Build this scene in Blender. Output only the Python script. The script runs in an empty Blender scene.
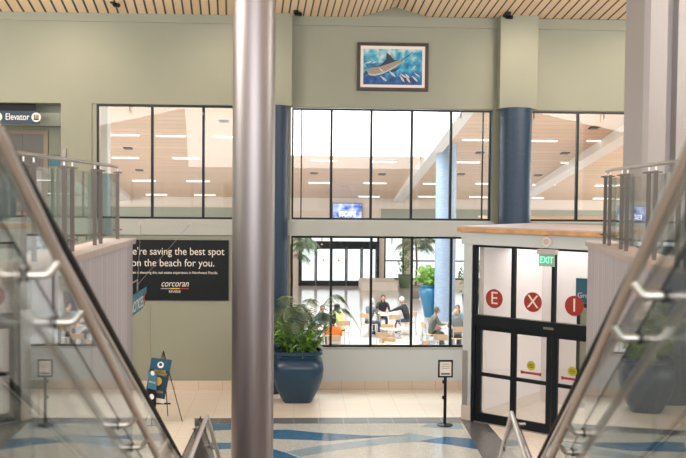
import bpy, math, random
from mathutils import Vector, Matrix, Euler
R = math.radians
scene = bpy.context.scene
col = scene.collection

# ------------------------------------------------------------------ camera
F = 950.0
EYE = Vector((0, 0, 5.2))
CM = (Euler((0, 0, -math.atan(48/950))).to_matrix() @ Euler((math.pi/2 - math.atan(38/950), 0, 0)).to_matrix()
      @ Euler((0, 0, .009)).to_matrix())
cd = bpy.data.cameras.new('camera'); cam = bpy.data.objects.new('camera', cd); col.objects.link(cam)
cam.matrix_world = Matrix.Translation(EYE) @ CM.to_4x4()
cd.sensor_width = 36; cd.lens = F/686*36; cd.clip_end = 500; cd.clip_start = .05
cd.dof.use_dof = True; cd.dof.focus_distance = 24; cd.dof.aperture_fstop = 2.0
scene.camera = cam

# ------------------------------------------------------------------ world and light
w = bpy.data.worlds.new('world'); scene.world = w; w.use_nodes = True
bg = w.node_tree.nodes['Background']
bg.inputs[0].default_value = (.93, .96, 1, 1); bg.inputs[1].default_value = 1.7
scene.view_settings.view_transform = 'Standard'; scene.view_settings.look = 'None'
scene.view_settings.gamma = 1; scene.view_settings.use_curve_mapping = False
scene.view_settings.exposure = 0.0
scene.cycles.max_bounces = 8; scene.cycles.diffuse_bounces = 4; scene.cycles.glossy_bounces = 5
scene.cycles.transparent_max_bounces = 40; scene.cycles.transmission_bounces = 6
scene.cycles.sample_clamp_indirect = 4; scene.cycles.use_denoising = True

def area(name, loc, sx, sy, power, color=(1, 1, 1), rot=(0, 0, 0)):
    l = bpy.data.lights.new(name, 'AREA'); l.shape = 'RECTANGLE'; l.size = sx; l.size_y = sy
    l.energy = power; l.color = color
    o = bpy.data.objects.new(name, l); col.objects.link(o); o.location = loc; o.rotation_euler = rot
    return o
def spot(name, loc, aim, power, ang, color, blend=1.0, size=.15):
    l = bpy.data.lights.new(name, 'SPOT'); l.energy = power; l.spot_size = R(ang); l.spot_blend = blend
    l.color = color; l.shadow_soft_size = size
    o = bpy.data.objects.new(name, l); col.objects.link(o); o.location = loc
    o.rotation_euler = (Vector(aim)-Vector(loc)).to_track_quat('-Z', 'Y').to_euler()
WARM = (1, .82, .62)
area('hall_fill', (-7, 15, 9.3), 8, 6, 1050, (1, .96, .93), (R(30), R(-12), 0))  # added pair of fill lamps without fixtures, tilted to brighten the far wall
area('hall_fill', (9.8, 16.5, 9.3), 7, 5, 950, (1, .96, .93), (R(30), R(12), 0))
area('hall_rear_fill', (1, -3, 8.6), 14, 5, 1500, (1, .97, .95), (R(58), 0, 0))  # added fill behind the camera, aimed forward to lift the far wall
area('ceiling_fill', (-9, 13, 4.9), 3, 12, 1300, (1, .93, .85), (math.pi, R(-14), 0))  # added out-of-frame pair shining up to brighten the slat ceiling, no fixtures here
area('ceiling_fill', (9.5, 11, 4.9), 3, 6, 1300, (1, .93, .85), (math.pi, R(14), 0))
area('skylight_daylight', (3.0, 33, 11.5), 7, 11, 3000, (.95, .98, 1))
area('food_court_fill', (-18, 38, 4.6), 4, 22, 2300, (1, .96, .93), (0, R(-80), 0))  # added fill pair near the side walls, unseen, brightens the food court
area('food_court_fill', (22, 38, 4.6), 4, 22, 2300, (1, .96, .93), (0, R(80), 0))
for x in (-9.5, -5.6, -1.6, 5.7, 8.6):
    spot('wall_washer', (x, 22.4, 9.5), (x, 24.7, 7.2), 170, 105, WARM)
area('entrance_light', (6.4, 22.3, 3.9), 2.6, 1.8, 45, (1, .95, .92))
area('entrance_fill', tuple(Vector((4.02, 21.25, 2.0))+Vector((.738, -.675, 0))*6.2+Vector((.675, .738, 0))*1.5), 3.4, 2.5, 130, (1, .97, .95), (0, math.pi/2, -.741))  # added fill hidden at the right end, evens out the vestibule interior
area('elevator_lobby_light', (-7.5, 26.0, 7.2), 3, 1.0, 10, WARM)

# ------------------------------------------------------------------ pixel helpers
def ray(px, py): return CM @ Vector(((px-343)/F, -(py-229)/F, -1))
def at_y(px, py, y): d = ray(px, py); return EYE + d*(y/d.y)
def at_z(px, py, z): d = ray(px, py); return EYE + d*((z-5.2)/d.z)
def at_x(px, py, x): d = ray(px, py); return EYE + d*(x/d.x)

# ------------------------------------------------------------------ materials
MATS = {}
def mat(name, color=(.5, .5, .5), rough=.6, metal=0, emit=None, es=1, spec=.5, bump=0, bscale=40, noise=0, nscale=8, coat=0):
    if name in MATS: return MATS[name]
    m = bpy.data.materials.new(name); m.use_nodes = True; nt = m.node_tree; b = nt.nodes['Principled BSDF']
    b.inputs['Base Color'].default_value = (*color, 1); b.inputs['Roughness'].default_value = rough
    b.inputs['Metallic'].default_value = metal; b.inputs['Specular IOR Level'].default_value = spec
    b.inputs['Coat Weight'].default_value = coat
    if emit: b.inputs['Emission Color'].default_value = (*emit, 1); b.inputs['Emission Strength'].default_value = es
    tc = nt.nodes.new('ShaderNodeTexCoord')
    if noise:
        n = nt.nodes.new('ShaderNodeTexNoise'); n.inputs['Scale'].default_value = nscale; n.inputs['Detail'].default_value = 4
        nt.links.new(tc.outputs['Object'], n.inputs['Vector'])
        r = nt.nodes.new('ShaderNodeValToRGB'); r.color_ramp.elements[0].position = .3; r.color_ramp.elements[1].position = .7
        r.color_ramp.elements[0].color = (*[c*(1-noise) for c in color], 1)
        r.color_ramp.elements[1].color = (*[min(1, c*(1+noise)) for c in color], 1)
        nt.links.new(n.outputs['Fac'], r.inputs['Fac']); nt.links.new(r.outputs[0], b.inputs['Base Color'])
    if bump:
        n = nt.nodes.new('ShaderNodeTexNoise'); n.inputs['Scale'].default_value = bscale
        nt.links.new(tc.outputs['Object'], n.inputs['Vector'])
        bp = nt.nodes.new('ShaderNodeBump'); bp.inputs['Strength'].default_value = bump; bp.inputs['Distance'].default_value = .02
        nt.links.new(n.outputs['Fac'], bp.inputs['Height']); nt.links.new(bp.outputs[0], b.inputs['Normal'])
    MATS[name] = m; return m
def glass(name, tint=(1, 1, 1), r0=.045, k=.95, rough=0.0):
    m = bpy.data.materials.new(name); m.use_nodes = True; nt = m.node_tree; nt.nodes.clear()
    out = nt.nodes.new('ShaderNodeOutputMaterial'); mix = nt.nodes.new('ShaderNodeMixShader')
    tr = nt.nodes.new('ShaderNodeBsdfTransparent'); tr.inputs[0].default_value = (*tint, 1)
    gl = nt.nodes.new('ShaderNodeBsdfGlossy'); gl.inputs['Roughness'].default_value = rough
    lw = nt.nodes.new('ShaderNodeLayerWeight'); lw.inputs['Blend'].default_value = .5
    p = nt.nodes.new('ShaderNodeMath'); p.operation = 'POWER'; p.inputs[1].default_value = 5
    mu = nt.nodes.new('ShaderNodeMath'); mu.operation = 'MULTIPLY_ADD'; mu.inputs[1].default_value = k; mu.inputs[2].default_value = r0
    nt.links.new(lw.outputs['Facing'], p.inputs[0]); nt.links.new(p.outputs[0], mu.inputs[0])
    nt.links.new(mu.outputs[0], mix.inputs[0]); nt.links.new(tr.outputs[0], mix.inputs[1]); nt.links.new(gl.outputs[0], mix.inputs[2])
    nt.links.new(mix.outputs[0], out.inputs[0]); MATS[name] = m; return m
def node_mat(name, rough=.5):
    m = bpy.data.materials.new(name); m.use_nodes = True; nt = m.node_tree; b = nt.nodes['Principled BSDF']
    b.inputs['Roughness'].default_value = rough; MATS[name] = m
    def N(t, **k):
        n = nt.nodes.new(t)
        for a, v in k.items(): setattr(n, a, v)
        return n
    def math_(op, a, b_=None, c=None):
        n = nt.nodes.new('ShaderNodeMath'); n.operation = op
        for i, v in enumerate((a, b_, c)):
            if v is None: continue
            if isinstance(v, (int, float)): n.inputs[i].default_value = v
            else: nt.links.new(v, n.inputs[i])
        return n.outputs[0]
    return m, nt, b, N, math_

GREEN = (.30, .31, .25)
mat('wall', GREEN, .85, bump=.05, bscale=60)
mat('wall_sage', (.33, .36, .31), .85)
mat('sill_grey', (.58, .63, .65), .6)
mat('white_paint', (.44, .425, .445), .6)
mat('vestibule_paint', (.76, .71, .69), .7)
mat('elevator_frame', (.22, .17, .13), .5, .4)
mat('elevator_leaf', (.12, .115, .11), .5, .3)
mat('cream', (.70, .62, .55), .7)
mat('black_metal', (.006, .010, .014), .4, spec=.3)
mat('black', (.006, .009, .012), .5, spec=.25)
mat('dark_rubber', (.010, .011, .013), .6, spec=.2)
mat('steel', (.80, .78, .77), .36, 1)
mat('brushed', (.56, .54, .54), .42, 1)
mat('satin_steel', (.36, .335, .35), .42, 1)
mat('post_steel', (.17, .145, .135), .45, .6)
mat('beam_white', (.85, .82, .80), .6)
mat('pale_wood', (.72, .50, .33), .5)
mat('beam', (.40, .415, .39), .6)
mat('door_steel', (.24, .23, .22), .45, .6)
mat('navy', (.007, .035, .075), .5)
mat('white', (.85, .85, .84), .5)
mat('offwhite', (.78, .72, .66), .5)
mat('red', (.34, .03, .022), .5)
mat('deep_teal', (.008, .09, .16), .5)
mat('teal', (.02, .16, .24), .45)
mat('teal_light', (.035, .18, .27), .45)
mat('yellow_sign', (.50, .46, .03), .5)
mat('gold', (.75, .5, .08), .5)
mat('orange_wood', (.58, .33, .15), .5, noise=.2, nscale=5)
mat('chair_wood', (.72, .47, .28), .45, noise=.1)
mat('frame_wood', (.035, .018, .016), .4)
mat('planter_navy', (.007, .04, .085), .35, coat=.15)
mat('planter_blue', (.01, .15, .29), .35, coat=.2)
mat('pot_green', (.10, .16, .09), .5)
mat('palm_pot', (.25, .22, .2), .6)
mat('soil', (.03, .02, .015), .9)
mat('leaf', (.12, .25, .05), .45, noise=.4, nscale=3)
mat('leaf_bright', (.22, .42, .06), .45, noise=.3, nscale=4)
mat('palm', (.13, .18, .10), .5, noise=.35, nscale=5)
mat('palm_pale', (.22, .28, .16), .5)
mat('trunk', (.10, .07, .05), .8)
mat('skin', (.55, .30, .22), .6)
mat('skin_dark', (.10, .055, .04), .6)
mat('hair_brown', (.08, .04, .025), .6)
mat('hair_dark', (.01, .01, .01), .6)
mat('hair_blond', (.55, .40, .25), .6)
mat('hair_white', (.75, .72, .70), .6)
mat('orange', (.95, .22, .03), .6)
mat('hivis', (.62, .80, .12), .6)
mat('silver_tape', (.65, .65, .62), .35)
mat('denim', (.05, .09, .16), .8)
mat('cloth_dark', (.025, .03, .035), .8)
mat('cloth_grey', (.16, .18, .20), .8)
mat('cloth_blue', (.22, .38, .52), .8)
mat('cloth_pink', (.50, .22, .25), .8)
mat('cloth_green', (.12, .15, .13), .85)
mat('cap_stone', (.52, .46, .46), .6, noise=.06)
mat('lamp', (1, 1, 1), .5, emit=(1, .97, .97), es=2.2)
mat('exit_green', (.1, .6, .35), .5, emit=(.25, 1, .65), es=1.3)
mat('exit_plate', (.30, .42, .36), .3, emit=(.2, .5, .38), es=.12)
mat('marlin_back', (.02, .03, .06), .5); mat('marlin_side', (.30, .26, .20), .5)
mat('fish', (.55, .55, .45), .5); mat('marlin_belly', (.50, .50, .46), .5); mat('foam', (.55, .72, .76), .6)
mat('table_white', (.74, .64, .52), .4)
mat('pavement', (.95, .95, .93), .8)
glass('window_glass', (.98, 1, .99), .03, .9)
glass('rail_glass', (.93, .96, .955), .06, .94)
glass('balcony_glass', (.90, .95, .94), .04, .9)
glass('door_glass', (.97, .97, .97), .04, .9)

def wood_slats():
    m, nt, b, N, q = node_mat('hall_ceiling', .55)
    g = N('ShaderNodeNewGeometry'); s = N('ShaderNodeSeparateXYZ'); nt.links.new(g.outputs['Position'], s.inputs[0])
    X, Y = s.outputs[0], s.outputs[1]
    den = q('ADD', q('MULTIPLY', q('SUBTRACT', Y, 24.7), .02), 1.0)
    t = q('DIVIDE', q('SUBTRACT', X, 1.6), den)
    a = q('ABSOLUTE', t)
    u = q('MULTIPLY', q('DIVIDE', q('LOGARITHM', q('MULTIPLY_ADD', a, .082, 1.0), math.e), .0135), q('SIGN', t))
    fr = q('FRACT', q('ADD', u, 200.3))
    gap = q('LESS_THAN', fr, .2)
    fl = q('FLOOR', q('ADD', u, 200.3))
    wn = N('ShaderNodeTexWhiteNoise', noise_dimensions='1D'); nt.links.new(fl, wn.inputs['W'])
    r = N('ShaderNodeValToRGB'); r.color_ramp.elements[0].color = (.84, .63, .43, 1); r.color_ramp.elements[1].color = (.92, .71, .50, 1)
    nt.links.new(wn.outputs['Value'], r.inputs[0])
    mx = N('ShaderNodeMix', data_type='RGBA'); nt.links.new(gap, mx.inputs[0]); nt.links.new(r.outputs[0], mx.inputs[6])
    mx.inputs[7].default_value = (.008, .009, .01, 1); nt.links.new(mx.outputs[2], b.inputs['Base Color'])
wood_slats()
def court_wood():
    m, nt, b, N, q = node_mat('court_ceiling', .5)
    g = N('ShaderNodeNewGeometry'); s = N('ShaderNodeSeparateXYZ'); nt.links.new(g.outputs['Position'], s.inputs[0])
    k = q('FLOOR', q('MULTIPLY', s.outputs[1], 1.6)); wn = N('ShaderNodeTexWhiteNoise', noise_dimensions='1D'); nt.links.new(k, wn.inputs['W'])
    r = N('ShaderNodeValToRGB'); r.color_ramp.elements[0].color = (.74, .53, .38, 1); r.color_ramp.elements[1].color = (.80, .58, .42, 1)
    nt.links.new(wn.outputs['Value'], r.inputs[0])
    fr = q('FRACT', q('MULTIPLY', s.outputs[1], 1.6)); gp = q('LESS_THAN', fr, .05)
    mx = N('ShaderNodeMix', data_type='RGBA'); nt.links.new(gp, mx.inputs[0]); nt.links.new(r.outputs[0], mx.inputs[6])
    mx.inputs[7].default_value = (.36, .24, .15, 1); nt.links.new(mx.outputs[2], b.inputs['Base Color'])
court_wood()
def tiles(name, c1, c2, grout, sx, sy, mort, rough, rot=0, plane='XY', off=.5):
    m, nt, b, N, q = node_mat(name, rough)
    g = N('ShaderNodeNewGeometry'); s = N('ShaderNodeSeparateXYZ'); nt.links.new(g.outputs['Position'], s.inputs[0])
    c = N('ShaderNodeCombineXYZ')
    a_, b_ = {'XY': (0, 1), 'XZ': (0, 2), 'YZ': (1, 2)}[plane]
    nt.links.new(s.outputs[a_], c.inputs[0]); nt.links.new(s.outputs[b_], c.inputs[1])
    mp = N('ShaderNodeMapping'); mp.inputs['Rotation'].default_value = (0, 0, rot); nt.links.new(c.outputs[0], mp.inputs[0])
    br = N('ShaderNodeTexBrick'); nt.links.new(mp.outputs[0], br.inputs['Vector'])
    br.offset = off; br.inputs['Color1'].default_value = (*c1, 1); br.inputs['Color2'].default_value = (*c2, 1)
    br.inputs['Mortar'].default_value = (*grout, 1); br.inputs['Scale'].default_value = 1
    br.inputs['Mortar Size'].default_value = mort; br.inputs['Brick Width'].default_value = sx; br.inputs['Row Height'].default_value = sy
    nt.links.new(br.outputs['Color'], b.inputs['Base Color'])
    return m
tiles('floor_tile', (.84, .75, .65), (.82, .73, .63), (.62, .54, .46), .62, .62, .006, .28, off=0)
tiles('court_floor', (.60, .575, .56), (.585, .56, .545), (.50, .48, .46), .9, .9, .008, .12, off=0)
tiles('base_tile', (.68, .58, .48), (.66, .56, .46), (.45, .36, .28), .62, .4, .006, .4, plane='XZ', off=0)
tiles('base_tile_side', (.62, .50, .40), (.60, .48, .38), (.45, .36, .28), .62, .4, .006, .4, plane='YZ', off=0)
tiles('mosaic', (.015, .042, .085), (.026, .06, .11), (.010, .028, .06), .06, .03, .004, .45, plane='XZ')
tiles('mosaic_light', (.27, .36, .50), (.34, .42, .56), (.22, .31, .45), .12, .06, .008, .4, plane='XZ')
tiles('granite_tile', (.10, .10, .11), (.13, .13, .14), (.30, .30, .30), .56, .56, .01, .3, off=0)
tiles('panel_tile', (.47, .46, .52), (.55, .53, .59), (.38, .37, .42), .17, 30, .014, .55, plane='YZ', off=0)
def terrazzo(name, c, rough=.12):
    m, nt, b, N, q = node_mat(name, rough)
    g = N('ShaderNodeNewGeometry')
    v = N('ShaderNodeTexVoronoi'); v.inputs['Scale'].default_value = 60; nt.links.new(g.outputs['Position'], v.inputs['Vector'])
    r = N('ShaderNodeValToRGB'); r.color_ramp.elements[0].color = (*[x*.72 for x in c], 1); r.color_ramp.elements[1].color = (*[min(1, x*1.12) for x in c], 1)
    s = N('ShaderNodeSeparateColor'); nt.links.new(v.outputs['Color'], s.inputs[0]); nt.links.new(s.outputs[0], r.inputs[0])
    nt.links.new(r.outputs[0], b.inputs['Base Color'])
terrazzo('terrazzo_pale', (.50, .50, .46)); terrazzo('terrazzo_blue', (.045, .15, .27)); terrazzo('terrazzo_light', (.26, .36, .42))
terrazzo('granite', (.11, .105, .11), .25)
def water():
    m, nt, b, N, q = node_mat('painted_sea', .5)
    tc = N('ShaderNodeTexCoord'); mp = N('ShaderNodeMapping'); mp.inputs['Scale'].default_value = (3, 1, 3)
    nt.links.new(tc.outputs['Object'], mp.inputs[0])
    n = N('ShaderNodeTexNoise'); n.inputs['Scale'].default_value = 1.6; n.inputs['Detail'].default_value = 7; nt.links.new(mp.outputs[0], n.inputs['Vector'])
    s = N('ShaderNodeSeparateXYZ'); nt.links.new(tc.outputs['Object'], s.inputs[0])
    v = q('ADD', q('MULTIPLY', n.outputs['Fac'], 1.25), q('MULTIPLY_ADD', s.outputs[2], .55, -.56))
    r = N('ShaderNodeValToRGB'); e = r.color_ramp.elements
    e[0].color = (.002, .03, .16, 1); e[0].position = .05
    e[1].color = (.55, .62, .66, 1); e[1].position = .72
    x = e.new(.26); x.color = (.005, .10, .34, 1); x = e.new(.42); x.color = (.01, .25, .48, 1); x = e.new(.56); x.color = (.08, .42, .55, 1)
    nt.links.new(v, r.inputs[0]); nt.links.new(r.outputs[0], b.inputs['Base Color'])
water()
def screen():
    m, nt, b, N, q = node_mat('tv_screen', .3)
    tc = N('ShaderNodeTexCoord'); n = N('ShaderNodeTexNoise'); n.inputs['Scale'].default_value = 2.2; n.inputs['Detail'].default_value = 2
    nt.links.new(tc.outputs['Object'], n.inputs['Vector'])
    r = N('ShaderNodeValToRGB'); e = r.color_ramp.elements
    e[0].color = (.03, .09, .45, 1); e[0].position = .35; e[1].color = (.55, .6, .95, 1); e[1].position = .6
    nt.links.new(n.outputs['Fac'], r.inputs[0]); nt.links.new(r.outputs[0], b.inputs['Emission Color'])
    b.inputs['Emission Strength'].default_value = 1.5; b.inputs['Base Color'].default_value = (.02, .02, .05, 1)
screen()

# ------------------------------------------------------------------ mesh builder
class MB:
    def __init__(s): s.v = []; s.f = []; s.mi = []; s.m = 0
    def add(s, vs, fs):
        b = len(s.v); s.v += [Vector(v) for v in vs]
        for f in fs: s.f.append([b+i for i in f]); s.mi.append(s.m)
        return s
    def box(s, x0, x1, y0, y1, z0, z1):
        return s.add([(x0, y0, z0), (x1, y0, z0), (x1, y1, z0), (x0, y1, z0), (x0, y0, z1), (x1, y0, z1), (x1, y1, z1), (x0, y1, z1)],
                     [(0, 3, 2, 1), (4, 5, 6, 7), (0, 1, 5, 4), (1, 2, 6, 5), (2, 3, 7, 6), (3, 0, 4, 7)])
    def obox(s, p, u, n, a0, a1, b0, b1, z0, z1):      # box along u (a) and n (b)
        P = lambda a, b, z: Vector(p)+Vector(u)*a+Vector(n)*b+Vector((0, 0, z))
        return s.add([P(a0, b0, z0), P(a1, b0, z0), P(a1, b1, z0), P(a0, b1, z0), P(a0, b0, z1), P(a1, b0, z1), P(a1, b1, z1), P(a0, b1, z1)],
                     [(0, 3, 2, 1), (4, 5, 6, 7), (0, 1, 5, 4), (1, 2, 6, 5), (2, 3, 7, 6), (3, 0, 4, 7)])
    def prism(s, poly, d):                              # polygon (3-D pts) pushed by vector d
        n = len(poly); a = [Vector(p) for p in poly]; d = Vector(d)
        return s.add(a+[p+d for p in a], [tuple(range(n-1, -1, -1)), tuple(range(n, 2*n))]+[(i, (i+1) % n, n+(i+1) % n, n+i) for i in range(n)])
    def flat(s, poly): return s.add(poly, [tuple(range(len(poly)))])
    def tube(s, path, r, seg=10, cap=True):
        path = [Vector(p) for p in path]; n = len(path); rs = r if isinstance(r, (list, tuple)) else [r]*n
        rings = []; up = None
        for i, p in enumerate(path):
            t = (path[min(i+1, n-1)]-path[max(i-1, 0)]).normalized()
            if up is None: up = t.orthogonal().normalized()
            up = (up - t*up.dot(t))
            up = up.normalized() if up.length > 1e-5 else t.orthogonal().normalized()
            sd = t.cross(up)
            rings.append([p+(up*math.cos(2*math.pi*k/seg)+sd*math.sin(2*math.pi*k/seg))*rs[i] for k in range(seg)])
        vs = [v for r_ in rings for v in r_]; fs = []
        for i in range(n-1):
            for k in range(seg):
                k2 = (k+1) % seg; fs.append((i*seg+k, i*seg+k2, (i+1)*seg+k2, (i+1)*seg+k))
        if cap: fs.append(tuple(range(seg-1, -1, -1))); fs.append(tuple((n-1)*seg+k for k in range(seg)))
        return s.add(vs, fs)
    def lathe(s, prof, c=(0, 0, 0), seg=24, square=0):
        vs = []; fs = []; n = len(prof)
        for (r, z) in prof:
            for k in range(seg):
                a = 2*math.pi*(k+.5)/seg; ca, sa = math.cos(a), math.sin(a)
                q = 1
                if square:
                    e = square; q = 1/((abs(ca)**e+abs(sa)**e)**(1/e))
                vs.append((c[0]+r*ca*q, c[1]+r*sa*q, c[2]+z))
        for i in range(n-1):
            for k in range(seg):
                k2 = (k+1) % seg; fs.append((i*seg+k, i*seg+k2, (i+1)*seg+k2, (i+1)*seg+k))
        fs.append(tuple(range(seg-1, -1, -1))); fs.append(tuple((n-1)*seg+k for k in range(seg)))
        return s.add(vs, fs)
    def sphere(s, c, rx, ry=None, rz=None, seg=12, rings=8):
        ry = ry or rx; rz = rz or rx
        vs = [(c[0], c[1], c[2]-rz)]; fs = []
        for i in range(1, rings):
            ph = -math.pi/2+math.pi*i/rings
            for k in range(seg):
                a = 2*math.pi*k/seg; vs.append((c[0]+rx*math.cos(ph)*math.cos(a), c[1]+ry*math.cos(ph)*math.sin(a), c[2]+rz*math.sin(ph)))
        vs.append((c[0], c[1], c[2]+rz)); L = len(vs)-1
        for k in range(seg):
            fs.append((0, 1+(k+1) % seg, 1+k)); fs.append((L, 1+(rings-2)*seg+k, 1+(rings-2)*seg+(k+1) % seg))
        for i in range(rings-2):
            for k in range(seg):
                k2 = (k+1) % seg; fs.append((1+i*seg+k, 1+i*seg+k2, 1+(i+1)*seg+k2, 1+(i+1)*seg+k))
        return s.add(vs, fs)
    def build(s, name, mats, parent=None, smooth=False, bevel=0, world=False):
        me = bpy.data.meshes.new(name)
        vs = s.v
        if parent is not None and world: inv = ROOTM[parent].inverted(); vs = [inv @ v for v in vs]
        me.from_pydata([tuple(v) for v in vs], [], s.f)
        mats = mats if isinstance(mats, (list, tuple)) else [mats]
        for mm in mats: me.materials.append(MATS[mm])
        for p, i in zip(me.polygons, s.mi): p.material_index = i; p.use_smooth = smooth
        o = bpy.data.objects.new(name, me); col.objects.link(o)
        if parent is not None: o.parent = parent; ROOTM[o] = ROOTM[parent]
        else: ROOTM[o] = Matrix.Identity(4)
        if smooth and len(me.polygons) < 6000:
            me.set_sharp_from_angle(angle=R(40))
        if bevel:
            b = o.modifiers.new('bevel', 'BEVEL'); b.width = bevel; b.segments = 2; b.limit_method = 'ANGLE'
        return o
ROOTM = {}
def tag(o, label, cat, group=None, kind=None):
    if label: o['label'] = label
    if cat: o['category'] = cat
    if group: o['group'] = group
    if kind: o['kind'] = kind
    return o
def thing(name, label, cat, loc=(0, 0, 0), rz=0, group=None):
    o = bpy.data.objects.new(name, None); col.objects.link(o); o.location = loc; o.rotation_euler = (0, 0, rz)
    o.empty_display_size = .1
    ROOTM[o] = Matrix.Translation(Vector(loc)) @ Matrix.Rotation(rz, 4, 'Z')
    return tag(o, label, cat, group)
def struct(o, label=None, cat=None):
    o['kind'] = 'structure'
    if label: o['label'] = label
    o['category'] = cat or 'structure'
    return o
def kids(o): return [c for c in list(col.objects) if c.parent == o]
def copy_tree(o, parent=None):
    c = o.copy(); col.objects.link(c); c.parent = parent
    for ch in kids(o): copy_tree(ch, c)
    return c
def text(body, size, mtl, name, parent, M, width=None, ext=.004, align='CENTER', shear=0):
    cu = bpy.data.curves.new('t', 'FONT'); cu.body = body; cu.size = size; cu.extrude = ext
    cu.align_x = align; cu.align_y = 'CENTER'; cu.shear = shear
    t = bpy.data.objects.new('t', cu); col.objects.link(t)
    bpy.context.view_layer.update()
    me = bpy.data.meshes.new_from_object(t.evaluated_get(bpy.context.evaluated_depsgraph_get()))
    bpy.data.objects.remove(t)
    xs = [v.co.x for v in me.vertices]; W_ = max(xs)-min(xs)
    sx = (width/W_) if width else 1
    inv = ROOTM[parent].inverted() if parent is not None else Matrix.Identity(4)
    me.transform(inv @ M @ Matrix.Diagonal((sx, 1, 1, 1)))
    me.materials.clear(); me.materials.append(MATS[mtl]); me.name = name
    o = bpy.data.objects.new(name, me); col.objects.link(o)
    if parent is not None: o.parent = parent; ROOTM[o] = ROOTM[parent]
    else: ROOTM[o] = Matrix.Identity(4)
    return o
def facing(loc, u=(1, 0, 0), up=(0, 0, 1)):            # text frame: x along u, y up, z towards viewer
    u = Vector(u).normalized(); up = Vector(up).normalized(); n = u.cross(up)
    m = Matrix((u, up, n)).transposed().to_4x4(); m.translation = Vector(loc); return m

# ------------------------------------------------------------------ structure: wall with windows
W = 24.71; T = .25
m = MB()
def wall_y(mb, xs, zs, holes, y0, y1):
    for i in range(len(xs)-1):
        for j in range(len(zs)-1):
            cx, cz = (xs[i]+xs[i+1])/2, (zs[j]+zs[j+1])/2
            if any(a < cx < b and c < cz < d for a, b, c, d in holes): continue
            mb.box(xs[i], xs[i+1], y0, y1, zs[j], zs[j+1])
holes = [(-5.22, -1.05, 4.43, 7.38), (-.12, 5.14, 4.43, 7.36), (-.12, 5.14, 1.10, 4.03), (6.08, 10.6, 4.43, 7.36), (-9.6, -6.0, 4.43, 7.38)]
wall_y(m, [-14, -9.6, -6.0, -5.22, -1.05, -.12, 5.14, 6.08, 10.6, 16], [0, 1.10, 4.03, 4.43, 7.36, 7.38, 10.6], holes, W, W+T)
struct(m.build('wall_far', 'wall'), 'sage green hall wall with the tall window openings')
m = MB(); m.box(-5.22, -5.105, W+.04, W+.25, 4.43, 7.38); struct(m.build('trim_9', 'wall'))
m = MB(); m.box(-.1, 5.2, W-.02, W, .233, 1.09); struct(m.build('wall_sill_panel', 'sill_grey'), 'pale grey panel below the food court window')
m = MB(); m.box(-14, 4.45, W-.03, W-.001, 0, .233); struct(m.build('baseboard_far', 'base_tile'), 'cream tile baseboard along the far wall')
m = MB(); m.box(-14, -1.1, W-.06, W-.001, 4.03, 4.42); m.box(-.31, 5.2, W-.12, W-.001, 4.035, 4.425)
struct(m.build('trim_1', 'beam'), 'horizontal band between the upper and lower windows')
m = MB(); m.box(-14, 14, W-.05, W-.001, 9.46, 9.72); struct(m.build('trim_2', 'wall'), 'shallow strip at the top of the wall')
m = MB(); m.box(-4.12, -3.72, W-.02, W-.001, .235, 2.2); m.box(-4.05, -3.79, W-.03, W-.02, .3, 2.13)
struct(m.build('door_3', 'wall'), 'painted flush service door in the green wall')
# pilasters and mosaic columns
for i, (x0, x1) in enumerate(((-1.09, -.11), (5.23, 6.21))):
    m = MB(); m.box(x0, x1, W-.42, W-.001, 7.36, 9.9); struct(m.build('wall_pilaster', 'wall'), 'projecting green wall box above a blue column')
cp = MB().lathe([(.41, 0), (.41, 7.36)], (-.6, W-.22, 0), 40)
tag(cp.build('mosaic_column', 'mosaic', smooth=True), 'dark blue mosaic column behind the large palm planter', 'column')
cp = MB().lathe([(.41, 0), (.41, 7.36)], (5.66, W-.42, 0), 40)
tag(cp.build('mosaic_column', 'mosaic', smooth=True), 'dark blue mosaic column rising behind the entrance roof', 'column')

def window(n, label, x0, x1, z0, z1, mulls, thin=()):
    t = thing('window_%d' % n, label, 'window', ((x0+x1)/2, W, z0)); t['kind'] = 'structure'
    m = MB(); a = .05
    m.box(x0, x1, W+.04, W+.14, z0, z0+a); m.box(x0, x1, W+.04, W+.14, z1-a, z1); m.box(x0, x0+a, W+.04, W+.14, z0+a, z1-a); m.box(x1-a, x1, W+.04, W+.14, z0+a, z1-a)
    m.build('window_frame', 'black_metal', t, world=True)
    for x in mulls: MB().box(x-.032, x+.032, W+.04, W+.14, z0+a, z1-a).build('mullion', 'black_metal', t, world=True)
    for x in thin: MB().box(x-.016, x+.016, W+.04, W+.12, z0+a, z1-a).build('mullion', 'black_metal', t, world=True)
    MB().box(x0+a, x1-a, W+.085, W+.097, z0+a, z1-a).build('pane', 'window_glass', t, world=True)
    MB().box(x0, x1, W-.03, W+.02, z0-.05, z0-.001).build('window_sill', 'beam', t, world=True)
window(1, 'upper window left of the steel column', -5.10, -1.06, 4.44, 7.37, (-3.69, -2.38))
window(2, 'upper window below the fish painting', -.10, 5.12, 4.45, 7.34, (.93, 1.97, 3.03, 4.06), (.15, 4.9))
window(3, 'lower window onto the food court tables', -.10, 5.12, 1.11, 4.02, (.95, 2.0, 3.07, 4.11))
window(4, 'upper window right of the blue column', 6.10, 10.58, 4.45, 7.34, (7.42, 9.0))

# floors
m = MB(); m.box(-15, 22, -6, W+T, -.3, 0); struct(m.build('floor', 'floor_tile'), 'cream tile floor of the hall')
m = MB(); m.box(-20, 24, W+T, 52, -.3, 0); struct(m.build('floor_food_court', 'court_floor'), 'pale polished floor of the food court')
m = MB(); m.box(-60, 60, 52.3, 110, -.4, -.05); struct(m.build('ground', 'pavement'), 'pavement outside the far windows')
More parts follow.
